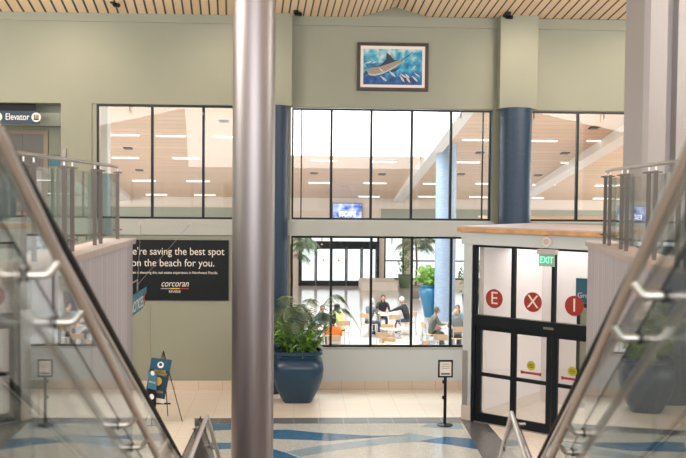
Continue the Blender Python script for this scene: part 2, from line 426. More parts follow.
# hall ceiling with the shallow peak
m = MB(); prof = [(-15, 9.64), (1.6, 9.69), (2.55, 9.97), (3.42, 9.73), (16, 9.78)]
m.prism([(x, -6, z) for x, z in prof]+[(16, -6, 10.3), (-15, -6, 10.3)], (0, W+6.0, 0))
struct(m.build('ceiling', 'hall_ceiling'), 'warm wooden slat ceiling with dark gaps')
# side walls of the hall
m = MB(); m.box(-14.2, -14, -2, W, 0, 9.9); struct(m.build('wall_left', 'wall_sage'))
m = MB(); m.box(15.8, 16, -2, W, 0, 9.9); struct(m.build('wall_right', 'wall_sage'))

# terrazzo with blue waves
zf = .004
def fp(pts, z): return [at_z(x, y, 0).to_2d().to_3d()+Vector((0, 0, z)) for x, y in pts]
A, B = Vector((-2.0, 21.5, 0)), Vector((3.83, 21.5, 0))
C1, D1 = Vector((3.60, 8, 0)), Vector((-2.2, 8, 0))
m = MB(); m.prism([A, B, Vector((3.62, 16, 0)), C1, Vector((-.8, 8, 0)), Vector((-1.42, 16, 0))], (0, 0, zf))
struct(m.build('floor_terrazzo', 'terrazzo_pale'), 'pale terrazzo floor inlay')
m = MB(); z1 = zf+.001
m.box(-2.0, 3.83, 21.04, 21.56, zf, z1+.002)
struct(m.build('floor_granite_border', 'granite_tile'), 'dark granite strip across the floor')
m = MB(); m.prism([(3.83, 21.55, 0), (4.35, 21.2, 0), (4.40, 16, 0), (3.6, 16, 0)], (0, 0, .008))
m.prism([(-2.0, 21.55, 0), (-2.25, 21.55, 0), (-1.67, 16, 0), (-1.42, 16, 0)], (0, 0, .008))
struct(m.build('floor_granite_side', 'granite'), 'dark granite bands flanking the terrazzo')
def wave(pts, mt, z):
    m = MB(); m.prism(fp(pts, zf), (0, 0, z)); return m.build('floor_wave', mt)
W1 = [(273, 430), (288, 430), (320, 433), (372, 436), (408, 435.5), (372, 438), (330, 441), (273, 439)]
struct(wave(W1, 'terrazzo_blue', .003), 'long blue terrazzo wave beside the steel column')
struct(wave([(286, 452), (320, 446), (360, 441), (395, 437), (409, 433), (440, 438), (425, 442), (395, 443), (340, 450), (300, 457)], 'terrazzo_light', .002), 'light blue terrazzo wave in the middle')
struct(wave([(418, 441.5), (446, 437), (473, 439), (480, 450), (450, 445)], 'terrazzo_blue', .0035), 'blue terrazzo point near the entrance')
struct(wave([(428, 423.8), (461, 423.8), (464, 429.5), (421, 427)], 'terrazzo_light', .0022), 'light blue terrazzo piece under the sign post')
struct(wave([(272, 449), (286, 453), (297, 457.5), (310, 470), (272, 458)], 'terrazzo_blue', .003), 'blue terrazzo tip at the bottom')
struct(wave([(206, 424.5), (231, 424), (231, 430), (209, 431)], 'terrazzo_blue', .003), 'blue terrazzo bar left of the steel column')
struct(wave([(207, 443), (231, 443), (231, 449), (207, 450)], 'terrazzo_blue', .0032), 'second blue terrazzo bar left of the steel column')

# ------------------------------------------------------------------ upper floor slabs, stairs
ZU = 4.20
RD = Vector((.157, 1, 0))
def RX(y, x0): return x0+.157*y
m = MB()
m.prism([(-14, -6, 0), (-2.48, -6, 0), (-2.48, 14.42, 0), (-14, 14.42, 0)], (0, 0, .001))
m = MB(); m.box(-14, -2.55, -6, 14.35, 4.0, 4.3); struct(m.build('floor_upper_left', 'beam'))
m = MB(); m.prism([(2.36+.157*-6, -6, 4.0), (15.8, -6, 4.0), (15.8, 14.5, 4.0), (2.33+.157*14.5, 14.5, 4.0)], (0, 0, .3)); struct(m.build('floor_upper_right', 'beam'))
m = MB(); m.box(-14, -7.5, 14.35, W+2.2, 4.1, 4.42); struct(m.build('floor_elevator_lobby', 'beam'))
m = MB(); m.box(-2.55, 2.0, -6, 3.35, 3.9, ZU); struct(m.build('floor_landing', 'floor_tile'))
m = MB(); m.box(-2.56, -2.44, 2.0, 14.42, 0, 4.38); struct(m.build('wall_balcony_left', 'panel_tile'), 'grey tiled balcony wall left of the stairs')
m = MB(); m.box(-2.86, -2.40, 2.0, 14.46, 4.38, 4.46); struct(m.build('trim_3', 'cap_stone'), 'pale stone cap on the left balcony wall')
m = MB(); p = [(RX(2, 2.27), 2, 0), (RX(14.54, 2.27), 14.54, 0), (RX(14.54, 2.39), 14.54, 0), (RX(2, 2.39), 2, 0)]
m.prism(p, (0, 0, 4.38)); struct(m.build('wall_balcony_right', 'panel_tile'), 'grey tiled balcony wall right of the stairs')
m = MB(); p = [(RX(2, 2.23), 2, 4.38), (RX(14.58, 2.23), 14.58, 4.38), (RX(14.58, 2.69), 14.58, 4.38), (RX(2, 2.69), 2, 4.38)]
m.prism(p, (0, 0, .08)); struct(m.build('trim_4', 'cap_stone'), 'pale stone cap on the right balcony wall')

# staircase between the two escalators
st = thing('staircase', 'stone staircase with a landing between the two escalators', 'stairs', (.6, 8, 0)); st['kind'] = 'structure'
prof = [(3.35, ZU)]
y, z = 3.35, ZU
for i in range(17): z -= (ZU-1.5)/17; prof.append((y, z)); y += .3; prof.append((y, z))
prof.append((11.6, 1.5)); y = 11.6
for i in range(8): z -= 1.5/9; prof.append((y, z)); y += .3; prof.append((y, z))
prof.append((y, .0)); top = prof[1:]
poly = [(-1.12, a, b) for a, b in top]+[(-1.12, 11.2, 0), (-1.12, 8.0, 1.2), (-1.12, 3.35, 3.7)]
n = len(poly); m = MB()
rgt = [(RX(p[1], .93), p[1], p[2]) for p in poly]
m.add(poly+rgt, [tuple(range(n)), tuple(range(2*n-1, n-1, -1))]+[(i, n+i, n+(i+1) % n, (i+1) % n) for i in range(n)])
m.build('steps', 'cap_stone', st, world=True)

def lerp(a, b, t): return a+(b-a)*t
def rail_set(side):
    L = side == 'left'
    X = (lambda y, o: -1.06-o) if L else (lambda y, o: RX(y, .85)+o)
    z0, y0, sl = (5.34, 3.54, .576) if L else (5.32, 3.27, .562)
    top = 5.44; yt = y0-(top-z0)/sl; zl = 2.44 if L else 2.57; yl = y0+(z0-zl)/sl
    yp = 11.59 if L else 11.14; yb = yp+(zl-.95)/.56
    def Z(y):
        if y < yt: return top
        if y < yl: return z0-sl*(y-y0)
        if y < yp: return zl
        return zl-.56*(y-yp)
    sgn = -1 if L else 1
    lab = {'left': 'steel tube handrail descending in the left foreground', 'right': 'steel tube handrail descending in the right foreground'}[side]
    GX = (lambda y, o: X(y, o)+.0105*(y-4.5)) if L else (lambda y, o: X(y, o)-.0175*(y-4.5))
    t = thing('stair_handrail', lab, 'handrail', (X(7.5, 0), 7.5, 0))
    ys = [.6, yt-.12, yt-.04, yt+.06, yt+.15, (yt+yl)/2, yl-.12, yl, yl+.12, yp-.06, yp, yp+.06, yb-.05, yb, yb+.3]
    path = [(X(y, 0), y, Z(y) if y <= yb else .95) for y in ys]
    MB().tube(path, .026, 16).build('rail', 'steel', t, smooth=True, world=True)
    for y in ([2.2, 4.32, 4.81, 6.4, 6.9, 8.9, 11.3, 12.6] if L else [2.2, 4.15, 4.62, 6.18, 6.64, 9.0, 10.9, 12.4]):
        x = X(y, 0); z = Z(y)
        b = MB(); b.tube([(x, y, z-.015), (x+sgn*.035, y, z-.065), (x+sgn*.05, y, z-.078), (x+sgn*.065, y, z-.08), (x+sgn*.145, y, z-.08)], .02, 12)
        o = b.build('bracket', 'steel', t, smooth=True, world=True)
        gx = GX(y, .145)
        for da in (-.012, .018): MB().tube([(gx+sgn*da, y, z-.08), (gx+sgn*(da+.008), y, z-.08)], .032, 14).build('clamp', 'black_metal', o, world=True)
    # glass guard that carries the rail
    g = thing('glass_guard', {'left': 'clear glass stair guard behind the left foreground handrail', 'right': 'clear glass stair guard behind the right foreground handrail'}[side], 'glass railing', (X(7.5, .15), 7.5, 0))
    seams = [.8, 2.6, 4.44, 7.2, 8.62, 10.0, yp+.1, yp+1.3, yb] if L else [.8, 2.6, 4.32, 7.0, 8.62, 10.0, yp+.1, yp+1.3, yb]
    for a, b_ in zip(seams[:-1], seams[1:]):
        cuts = [a+.006]+[c for c in (yt, yl, yp) if a+.01 < c < b_-.01]+[b_-.006]
        lo = lambda y: max(.02, Z(y)-1.28); hi = lambda y: Z(y)-.02
        pts = [(GX(y, .145), y, hi(y)) for y in cuts]+[(GX(y, .145), y, lo(y)) for y in reversed(cuts)]
        MB().prism(pts, (sgn*.014, 0, 0)).build('glass_panel', 'rail_glass', g, world=True)
    pts = [(GX(y, .152), y, Z(y)-.012) for y in [.8, yt, yl, yp, yb]]
    MB().tube(pts, .006, 6).build('edge_seal', 'dark_rubber', g, world=True)
    sh = MB(); cuts = [.8, yt, yl, yp, yb]
    sh.prism([(X(y, .07), y, max(.1, Z(y)-1.28)) for y in cuts]+[(X(y, .07), y, max(0, Z(y)-1.6)) for y in reversed(cuts)], (sgn*.07, 0, 0))
    sh.build('base_channel', 'brushed', g, world=True)
    # escalator
    e = thing('escalator', {'left': 'escalator running down along the left balcony wall', 'right': 'escalator running down along the right balcony wall'}[side], 'escalator', (X(8, .8), 8, 0))
    EX = (lambda y, o: -1.26-o) if L else (lambda y, o: RX(y, .985)+o)
    es = .504 if L else .508; ez, ey = (4.59, 5.78) if L else (4.685, 5.0)
    et = ey-(5.45-ez)/es; eb = ey+(ez-.98)/es
    HX = (lambda y, o: EX(y, o)+.0105*(y-4.5)-.02) if L else (lambda y, o: EX(y, o)-.0175*(y-4.5)+.06)
    def EZ(y): return 5.45 if y < et else (ez-es*(y-ey) if y < eb else .98)
    ys = [1.9, et-.3, et-.1, et+.1, et+.35, 7, 9, 11, eb-.35, eb-.1, eb+.1, eb+.35, eb+1.0]
    for k, off in enumerate((0, 1.02)):
        path = [(EX(y, off), y, EZ(y)-(.02 if min(abs(y-et), abs(y-eb)) < .15 else 0)) for y in ys]
        yy = eb+1.0
        path += [(EX(yy+.2, off), yy+.2, .90), (EX(yy+.27, off), yy+.27, .72), (EX(yy+.2, off), yy+.2, .54), (EX(yy, off), yy, .46)]
        MB().tube(path, (.037 if L else .030), 12).build('moving_handrail', 'dark_rubber', e, smooth=True, world=True)
        tr = MB(); tr.tube([(p[0], p[1], p[2]-.045) for p in path[:13]], .018, 8); tr.build('handrail_track', 'steel', e, smooth=True, world=True)
        cuts = [1.9, et, 6, 8, 10, eb, eb+1.0]
        for a, b_ in zip(cuts[:-1], cuts[1:]):
            hx = HX if k == 0 else EX
            MB().prism([(hx(a+.004, off), a+.004, EZ(a)-.05), (hx(b_-.004, off), b_-.004, EZ(b_)-.05), (hx(b_-.004, off), b_-.004, max(.05, EZ(b_)-1.4)), (hx(a+.004, off), a+.004, max(.05, EZ(a)-1.4))],
                       (sgn*.010, 0, 0)).build('glass_balustrade', 'rail_glass', e, world=True)
    cuts = [1.9, et, eb, eb+1.2]
    body = MB()
    for a, b_ in zip(cuts[:-1], cuts[1:]):
        P = [(a, max(.05, EZ(a)-1.4)), (b_, max(.05, EZ(b_)-1.4)), (b_, max(.0, EZ(b_)-2.3)), (a, max(0, EZ(a)-2.3))]
        v = [(EX(q[0], -.03), q[0], q[1]) for q in P]+[(EX(q[0], 1.09), q[0], q[1]) for q in P]
        body.add(v, [(0, 1, 2, 3), (7, 6, 5, 4), (0, 4, 5, 1), (1, 5, 6, 2), (2, 6, 7, 3), (3, 7, 4, 0)])
    body.build('truss', 'black', e, world=True)
    sp = MB(); yy = et
    while yy < eb-1.2:
        z = EZ(yy+.2)-1.4
        sp.add([(EX(yy, .05), yy, z+.12), (EX(yy, 1.01), yy, z+.12), (EX(yy+.4, 1.01), yy+.4, z+.12), (EX(yy+.4, .05), yy+.4, z+.12),
                (EX(yy, .05), yy, z-.2), (EX(yy, 1.01), yy, z-.2), (EX(yy+.4, 1.01), yy+.4, z-.2), (EX(yy+.4, .05), yy+.4, z-.2)],
               [(0, 1, 2, 3), (3, 2, 6, 7), (0, 4, 5, 1), (1, 5, 6, 2), (0, 3, 7, 4)])
        yy += .4
    sp.build('steps', 'door_steel', e, world=True)
rail_set('left'); rail_set('right')

# ------------------------------------------------------------------ balcony railings
def balcony_rail(side):
    L = side == 'left'
    X = (lambda y, o=0: -2.62-o) if L else (lambda y, o=0: RX(y, 2.37)+o)
    sgn = -1 if L else 1
    posts = [9.32, 9.68, 10.93, 11.32, 12.58, 12.95, 14.18] if L else [10.38, 10.74, 11.99, 12.37, 13.25, 13.64]
    posts = [7.7, 8.05]+posts; posts = ([6.1, 6.45]+posts) if L else ([9.0, 9.35]+posts)
    yend = 14.28 if L else 13.74
    t = thing('balcony_railing', {'left': 'glass and steel railing on the left balcony', 'right': 'glass and steel railing on the right balcony'}[side], 'railing', (X(12), 12, 4.46))
    MB().tube([(X(3), 3, 5.53), (X(yend-.5), yend-.5, 5.53), (X(yend-.15), yend-.15, 5.52)], .022, 12).build('top_rail', 'brushed', t, smooth=True, world=True)
    for y in posts:
        b = MB(); b.obox((X(y), y, 0), (0 if L else .155, 1, 0), (1, 0, 0), -.012, .012, -.025, .025, 4.46, 5.46)
        p = b.build('post', 'post_steel', t, world=True)
        for z in (4.60, 5.44): MB().box(X(y)-.06, X(y)+.06, y-.04, y+.04, z-.01, z+.01).build('clamp', 'post_steel', p, world=True)
        MB().tube([(X(y), y, 5.45), (X(y), y, 5.52)], .01, 8).build('stem', 'steel', p, world=True)
    ys = [3.0, 4.6, 6.28, 7.88, 9.5, 11.13, 12.77, yend] if L else [3.0, 4.6, 6.1, 7.88, 9.18, 10.56, 12.18, 13.42, yend]
    for a, b_ in zip(ys[:-1], ys[1:]):
        MB().prism([(X(a+.02, .03), a+.02, 4.54), (X(b_-.02, .03), b_-.02, 4.54), (X(b_-.02, .03), b_-.02, 5.42), (X(a+.02, .03), a+.02, 5.42)], (sgn*.012, 0, 0)).build('glass_panel', 'balcony_glass', t, world=True)
    for k in range(3):
        xa = X(yend, .12+k*1.1); xb = X(yend, 1.14+k*1.1)
        MB().box(min(xa, xb), max(xa, xb), yend+.04, yend+.052, 4.54, 5.42).build('glass_panel', 'balcony_glass', t, world=True)
        MB().box(min(xb, xb+sgn*.08), max(xb, xb+sgn*.08), yend+.03, yend+.055, 4.3 if k else 4.3, 5.46).build('post', 'satin_steel', t, world=True)
balcony_rail('left'); balcony_rail('right')

# ------------------------------------------------------------------ round steel column and right white pier
c = thing('steel_column', 'tall round satin steel clad column in the centre foreground', 'column', (-.638, 14.6, 0))
MB().lathe([(.324, .12), (.324, 9.66)], (-.638, 14.6, 0), 64).build('shaft', 'satin_steel', c, smooth=True, world=True)
MB().lathe([(.345, .006), (.345, .12), (.33, .13)], (-.638, 14.6, 0), 64).build('base_ring', 'brushed', c, smooth=True, world=True)
m = MB()
m.prism([(4.80, 13.75, 0), (4.80, 13.0, 0), (4.86, 12.92, 0), (5.10, 12.92, 0), (5.10, 13.15, 0), (5.26, 13.15, 0), (5.26, 12.95, 0), (5.9, 12.95, 0), (5.9, 13.75, 0)], (0, 0, 9.9))
o = m.build('wall_pier', 'white_paint'); struct(o, 'pale grey stepped pier at the right edge')

# ------------------------------------------------------------------ entrance vestibule with EXIT lettering
P0 = Vector((4.02, 21.25, 0)); U = Vector((.738, -.675, 0)).normalized(); NN = Vector((-U.y, U.x, 0))   # NN points back into the vestibule
def VB(mb, a0, a1, b0, b1, z0, z1): return mb.obox(P0, U, NN, a0, a1, b0, b1, z0, z1)
rf = MB(); VB(rf, -.30, 6.6, -.02, 3.4, 4.02, 4.30)
struct(rf.build('wall_vestibule_fascia', 'sill_grey'), 'grey fascia above the glass entrance')
rf = MB(); VB(rf, -.37, 6.7, -.10, 3.5, 4.305, 4.40); struct(rf.build('trim_5', 'orange_wood'), 'honey coloured wood edge of the entrance roof')
rf = MB(); VB(rf, -.34, 6.6, -.07, 3.4, 4.401, 4.43); struct(rf.build('ceiling_vestibule_roof', 'cap_stone'), 'pale roof top of the entrance')
pst = MB(); VB(pst, -.24, -.02, -.0, .16, 0.34, 4.02); struct(pst.build('wall_vestibule_post', 'sill_grey'))
pst = MB(); VB(pst, -.25, -.01, -.015, .17, 0, .34); struct(pst.build('baseboard_post', 'cream'))
pst = MB(); VB(pst, -.235, -.10, -.012, 0, .34, 1.60); struct(pst.build('trim_6', 'brushed'))
# interior
it = MB(); VB(it, .10, .22, .13, 2.9, .25, 4.02); struct(it.build('wall_vestibule_left', 'vestibule_paint'))
it = MB(); VB(it, .10, .24, .13, 2.9, 0, .25); struct(it.build('baseboard_vestibule', 'cream'))
it = MB(); VB(it, .2, 1.15, 2.9, 3.0, 0, 4.02); struct(it.build('wall_vestibule_back', 'vestibule_paint'))
it = MB(); VB(it, 3.9, 6.5, 2.9, 3.0, 0, 4.02); VB(it, 1.15, 3.9, 2.9, 3.0, 2.9, 4.02); struct(it.build('wall_vestibule_back_right', 'vestibule_paint'))
it = MB(); VB(it, 6.4, 6.5, .3, 2.9, 0, 4.02); struct(it.build('wall_vestibule_right', 'vestibule_paint'))
it = MB()
for a in (1.15, 2.5, 3.83): VB(it, a, a+.07, 2.92, 2.98, 0, 2.9)
VB(it, 1.15, 3.9, 2.92, 2.98, 2.44, 2.54); VB(it, 1.15, 3.9, 2.92, 2.98, 0, .12)
struct(it.build('door_2', 'black_metal'), 'inner black framed doors seen through the entrance glass', 'door')
dr = thing('door_1', 'black framed glass entrance with red EXIT letters', 'door', P0); dr['kind'] = 'structure'
fm = MB()
VB(fm, 0.0, .085, .0, .12, .0, 4.02); VB(fm, 0, 6.3, .005, .115, 3.97, 4.02)
for a in (1.02, 1.99, 2.98, 3.95, 4.95): VB(fm, a-.04, a+.04, .01, .11, 2.44, 3.97)
VB(fm, 6.2, 6.3, 0, .12, 0, 4.02)
fm.build('transom_frame', 'black_metal', dr, world=True)
hd = MB(); VB(hd, .085, 6.2, -.03, .14, 2.20, 2.44); hd.build('door_header', 'black_metal', dr, world=True)
VB(MB(), 1.80, 2.04, -.035, -.03, 2.28, 2.33).build('sensor', 'door_steel', dr, world=True)
th = MB(); VB(th, .085, 6.2, -.02, .14, 0, .02); th.build('threshold', 'brushed', dr, world=True)
for k, (a0, a1, nm) in enumerate(((.085, 1.04, 'side_panel'), (1.045, 1.96, 'sliding_leaf'), (1.985, 2.95, 'sliding_leaf'), (2.96, 3.9, 'side_panel'), (3.95, 4.95, 'side_panel'), (5.0, 6.2, 'side_panel'))):
    lf = MB(); y0, y1 = .03, .09
    l = .13 if k == 0 else .07; r = .06 if k != 1 else .11
    if k == 2: l = .13
    VB(lf, a0, a0+l, y0, y1, .02, 2.2); VB(lf, a1-r, a1, y0, y1, .02, 2.2)
    VB(lf, a0+l, a1-r, y0, y1, 2.10, 2.2); VB(lf, a0+l, a1-r, y0, y1, 1.06, 1.14); VB(lf, a0+l, a1-r, y0, y1, .02, .22)
    o = lf.build(nm, 'black_metal', dr, world=True)
    gp = MB(); VB(gp, a0+l, a1-r, .055, .063, 1.14, 2.10); VB(gp, a0+l, a1-r, .055, .063, .22, 1.06); gp.build('pane', 'door_glass', o, world=True)
gp = MB()
for a0, a1 in zip((.085, 1.06, 2.03, 3.02, 3.99, 4.99), (.98, 1.95, 2.94, 3.91, 4.91, 6.2)): VB(gp, a0, a1, .05, .058, 2.44, 3.97)
gp.build('transom_pane', 'door_glass', dr, world=True)
for a, ch in zip((.54, 1.5, 2.47, 3.46), 'EXIT'):
    c0 = P0+U*a+NN*.046+Vector((0, 0, 2.83))
    d = MB(); d.prism([c0+U*(.215*math.cos(k*math.pi/16))+Vector((0, 0, .215*math.sin(k*math.pi/16))) for k in range(32)], -NN*.004)
    o = d.build('exit_disc', 'red', dr, world=True)
    text(ch, .40, 'offwhite', 'exit_letter', o, facing(c0-NN*.006+Vector((0, 0, 0)), U), ext=.002)
    bpy.data.objects[o.name]
for a, zz in ((1.48, 1.44), (2.45, 1.44)):
    c0 = P0+U*a+NN*.052+Vector((0, 0, zz))
    d = MB(); d.prism([c0+U*(.105*math.cos(k*math.pi/12))+Vector((0, 0, .105*math.sin(k*math.pi/12))) for k in range(24)], -NN*.003)
    o = d.build('warning_sticker', 'yellow_sign', dr, world=True)
    for dz, hw in ((.035, .055), (.0, .075), (-.035, .055)): b = MB(); VB(b, a-hw, a+hw, .046, .049, zz+dz-.006, zz+dz+.006); b.build('printed_line', 'black', o, world=True)
    b = MB(); VB(b, a-.22, a+.22, .048, .052, zz-.19, zz-.14); VB(b, a-.25, a-.2, .047, .051, zz-.2, zz-.13); VB(b, a+.2, a+.25, .047, .051, zz-.2, zz-.13)
    b.build('push_strip', 'red', dr, world=True)
e = thing('exit_sign', 'small lit green EXIT sign hanging above the entrance glass', 'sign', P0+U*1.92-NN*.12+Vector((0, 0, 3.62)))
VB(MB(), 1.68, 2.12, -.16, -.02, 3.90, 4.00).build('mount', 'cap_stone', e, world=True)
VB(MB(), 1.72, 2.08, -.125, -.105, 3.64, 3.90).build('plate', 'exit_plate', e, world=True)
text('EXIT', .2, 'exit_green', 'lettering', e, facing(P0+U*1.90-NN*.13+Vector((0, 0, 3.77)), U), ext=.003, width=.30)
e = thing('wall_speaker', 'round white speaker on the grey fascia over the entrance', 'speaker', P0+U*1.86-NN*.02+Vector((0, 0, 4.16)))
cc = P0+U*1.86-NN*.022+Vector((0, 0, 4.16))
MB().tube([cc, cc-NN*.05], [.11, .10], 24).build('housing', 'offwhite', e, world=True)
MB().tube([cc-NN*.05, cc-NN*.058], .07, 20).build('grille', 'cap_stone', e, world=True)
s = thing('wayfinding_sign', 'blue hanging sign seen through the entrance glass', 'sign', P0+U*3.0+NN*1.2+Vector((0, 0, 2.6)))
VB(MB(), 1.94, 3.6, 1.2, 1.26, 2.77, 3.31).build('board', 'teal_light', s, world=True)
text('Ground Transportation', .16, 'white', 'lettering', s, facing(P0+U*2.77+NN*1.19+Vector((0, 0, 2.93)), U), ext=.003, width=1.55)
b = MB(); VB(b, 2.5, 2.52, 1.22, 1.24, 3.31, 4.02); b.build('hanger', 'black_metal', s, world=True); b = MB(); VB(b, 3.3, 3.32, 1.22, 1.24, 3.31, 4.02); b.build('hanger', 'black_metal', s, world=True)

# ------------------------------------------------------------------ elevator alcove
m = MB(); m.box(-9.6, -6.0, W+1.35, W+1.5, 4.42, 7.45); struct(m.build('wall_alcove', 'wall'), 'green back wall of the elevator alcove')
m = MB(); m.box(-6.0, -5.9, W+T, W+1.5, 4.42, 7.45); struct(m.build('wall_alcove_side', 'wall'))
m = MB(); m.box(-9.6, -5.9, W+T, W+1.5, 7.40, 7.5); struct(m.build('ceiling_alcove', 'wall'))
m = MB(); m.box(-9.6, -5.9, W+.95, W+1.35, 6.86, 7.40); struct(m.build('wall_alcove_bulkhead', 'wall_sage'))
e = thing('elevator', 'grey steel elevator doors in the alcove at upper left', 'elevator', (-7.9, W+1.3, 4.42))
y = W+1.35
ax = lambda px, py=140, yy_=y: at_y(px, py, yy_).x
xo, xi, xm = ax(48.5), ax(44), ax(23.5); zt_, zi_ = at_y(25, 130, y).z, at_y(25, 134, y).z
MB().box(-9.3, xo, y-.06, y-.001, zi_, zt_).box(xi, xo, y-.06, y-.001, 4.42, zi_).box(-9.3, -9.1, y-.06, y-.001, 4.42, zi_).build('door_frame', 'elevator_frame', e, world=True)
for a, b_ in ((-9.1, xm-.01), (xm+.01, xi)):
    MB().box(a, b_, y-.03, y-.005, 4.42, zi_).build('door_leaf', 'elevator_leaf', e, world=True)
yy = W+.3
s = thing('elevator_sign', 'dark blue hanging Elevator sign at upper left', 'sign', (-7.0, yy, 6.9))
zc = at_y(17, 117, yy).z
MB().box(-8.9, ax(39, 117, yy), yy, yy+.06, zc-.16, zc+.16).build('board', 'navy', s, world=True)
MB().box(-8.3, ax(35, 107, yy), yy+.01, yy+.05, zc+.16, 7.38).build('mount', 'black', s, world=True)
text('Elevator', .24, 'white', 'lettering', s, facing((ax(17.3, 117, yy), yy-.004, zc)), ext=.003, width=.60)
for px in (36.3, -2.5):
    x = ax(px, 117, yy)
    o = MB().tube([(x, yy-.001, zc), (x, yy-.012, zc)], .122, 24).build('pictogram_disc', 'offwhite', s, world=True)
    for dx in (-.045, .0, .045):
        b = MB(); b.lathe([(.004, -.02), (.014, -.02), (.014, .03), (.008, .035), (.012, .045), (.012, .06), (.004, .068)], (x+dx, yy-.014, zc), 8); b.build('pictogram_figure', 'navy', o, world=True)
    MB().box(x-.065, x+.065, yy-.016, yy-.012, zc-.075, zc-.03).build('pictogram_bar', 'navy', o, world=True)
s = thing('pet_relief_sign', 'small blue sign with a white dog beside the elevator', 'sign', (ax(54.5), W+1.3, 5.9))
xa, xb_, za, zb_ = ax(49.5, 157), ax(60, 157), at_y(55, 166, y).z, at_y(55, 154.8, y).z
MB().box(xa, xb_, y-.03, y-.002, za, zb_).build('board', 'teal', s, world=True)
xm, zm = (xa+xb_)/2, zb_-.10
MB().prism([(xm+u_, y-.031, zm+v_) for u_, v_ in ((-.06, -.05), (-.045, -.05), (-.04, 0), (.03, 0), (.035, -.05), (.05, -.05), (.05, .02), (.085, .03), (.08, .055), (.04, .06), (.03, .03), (-.05, .03), (-.075, .055), (-.065, .02))], (0, -.004, 0)).build('dog_symbol', 'white', s, world=True)
m = MB(); m.box(-5.97, -5.86, W-.05, W-.001, 4.46, 6.22); tag(m.build('corner_guard', 'door_steel', bevel=.005), 'narrow grey metal corner guard beside the elevator alcove', 'corner guard')

# ------------------------------------------------------------------ framed marlin painting
pt = thing('framed_painting', 'dark framed marlin painting hanging high on the wall', 'painting', (2.5, W, 7.8))
x0, x1, z0, z1 = 1.575, 3.425, 7.805, 9.045
fr = MB(); fw = .085
fr.box(x0, x1, W-.07, W-.001, z0, z0+fw); fr.box(x0, x1, W-.07, W-.001, z1-fw, z1); fr.box(x0, x0+fw, W-.07, W-.001, z0+fw, z1-fw); fr.box(x1-fw, x1, W-.07, W-.001, z0+fw, z1-fw)
fr.build('frame', 'frame_wood', pt, world=True, bevel=.012)
a, b_, c0, d0 = x0+fw, x1-fw, z0+fw, z1-fw; mw = .075
mm = MB(); mm.box(a, b_, W-.045, W-.001, c0, c0+mw); mm.box(a, b_, W-.045, W-.001, d0-mw, d0); mm.box(a, a+mw, W-.045, W-.001, c0+mw, d0-mw); mm.box(b_-mw, b_, W-.045, W-.001, c0+mw, d0-mw)
mm.build('mat_board', 'offwhite', pt, world=True)
MB().box(a+mw, b_-mw, W-.035, W-.001, c0+mw, d0-mw).build('canvas', 'painted_sea', pt, world=True)
def pp(pts, d=.0): return [at_y(px, py, W-.036-d) for px, py in pts]
def ppz(l): return [(350+x/6.544, 30+y/6.544) for x, y in l]
mar = MB(); mar.flat(pp(ppz([(104, 262), (150, 243), (200, 232), (250, 214), (300, 202), (338, 196), (352, 200), (343, 212), (318, 226), (272, 256), (215, 284), (160, 298), (122, 290), (112, 276)]), .0016)); mb_ = mar.build('marlin_body', 'marlin_side', pt, world=True)
mar = MB(); mar.flat(pp(ppz([(140, 245), (200, 228), (235, 195), (240, 145), (262, 165), (290, 197), (320, 196), (260, 218), (200, 238)]), .0024)); mar.flat(pp(ppz([(335, 203), (338, 196), (375, 170), (420, 134), (378, 176)]), .0024)); mar.flat(pp(ppz([(86, 185), (95, 195), (118, 235), (122, 250), (108, 228)]), .0024)); mar.flat(pp(ppz([(104, 262), (88, 300), (118, 283)]), .0024)); mar.flat(pp(ppz([(230, 285), (300, 270), (330, 240), (290, 255)]), .0024))
mar.build('marlin_fins', 'marlin_back', pt, world=True)
for (x, y, ln, an) in ((220, 318, 58, 38), (278, 288, 60, 42), (340, 318, 60, 55), (378, 322, 60, 55), (425, 320, 55, 45), (437, 293, 45, 35), (416, 248, 45, -50), (160, 212, 38, -20), (122, 212, 50, -15), (418, 185, 40, -25), (350, 300, 50, 35), (375, 300, 45, 45), (205, 262, 45, 45)):
    ca, sa = math.cos(R(an)), math.sin(R(an)); q = []
    for u_, v_ in ((-.5, -.09), (-.38, 0), (-.5, .09), (-.3, .04), (0, .12), (.3, .08), (.5, 0), (.3, -.08), (0, -.12), (-.3, -.04)):
        q.append((x+ln*(u_*ca-v_*sa), y+ln*(u_*sa+v_*ca)))
    MB().flat(pp(ppz(q), .003)).build('small_fish', 'fish', pt, world=True)

MB().flat(pp(ppz([(118, 284), (160, 290), (215, 277), (272, 250), (318, 222), (343, 212), (318, 228), (272, 258), (215, 286), (160, 300), (125, 294)]), .0022)).build('marlin_belly', 'marlin_belly', pt, world=True)
# ------------------------------------------------------------------ black advertising panel
ad = thing('advertising_panel', 'black advertising panel with white text on the green wall', 'poster', (-3.1, W, 2.34))
MB().box(-4.72, -1.71, W-.05, W-.031, 2.335, 3.90).build('panel', 'black', ad, world=True, bevel=.004)
TX = lambda s, sz, x, z, wd=None, mt='offwhite', sh=0, nm='lettering': text(s, sz, mt, nm, ad, facing((x, W-.053, z)), ext=.001, width=wd, shear=sh)
xl = at_y(123, 258, W).x; xr = at_y(224.5, 258, W).x
TX("We're saving the best spot", .27, (xl+xr)/2, at_y(175, 251.5, W).z, xr-xl)
xl = at_y(132, 268, W).x; xr = at_y(214.5, 268, W).x
TX('on the beach for you.', .27, (xl+xr)/2, at_y(175, 263, W).z, xr-xl)
xl = at_y(123, 268, W).x; xr = at_y(218, 268, W).x
TX('Corcoran is elevating the real estate experience in Northwest Florida.', .10, (xl+xr)/2, at_y(175, 272.5, W).z, xr-xl)
xc = at_y(175, 284, W).x
TX('corcoran', .24, xc, at_y(175, 283.5, W).z, .70, sh=.3, nm='logo')
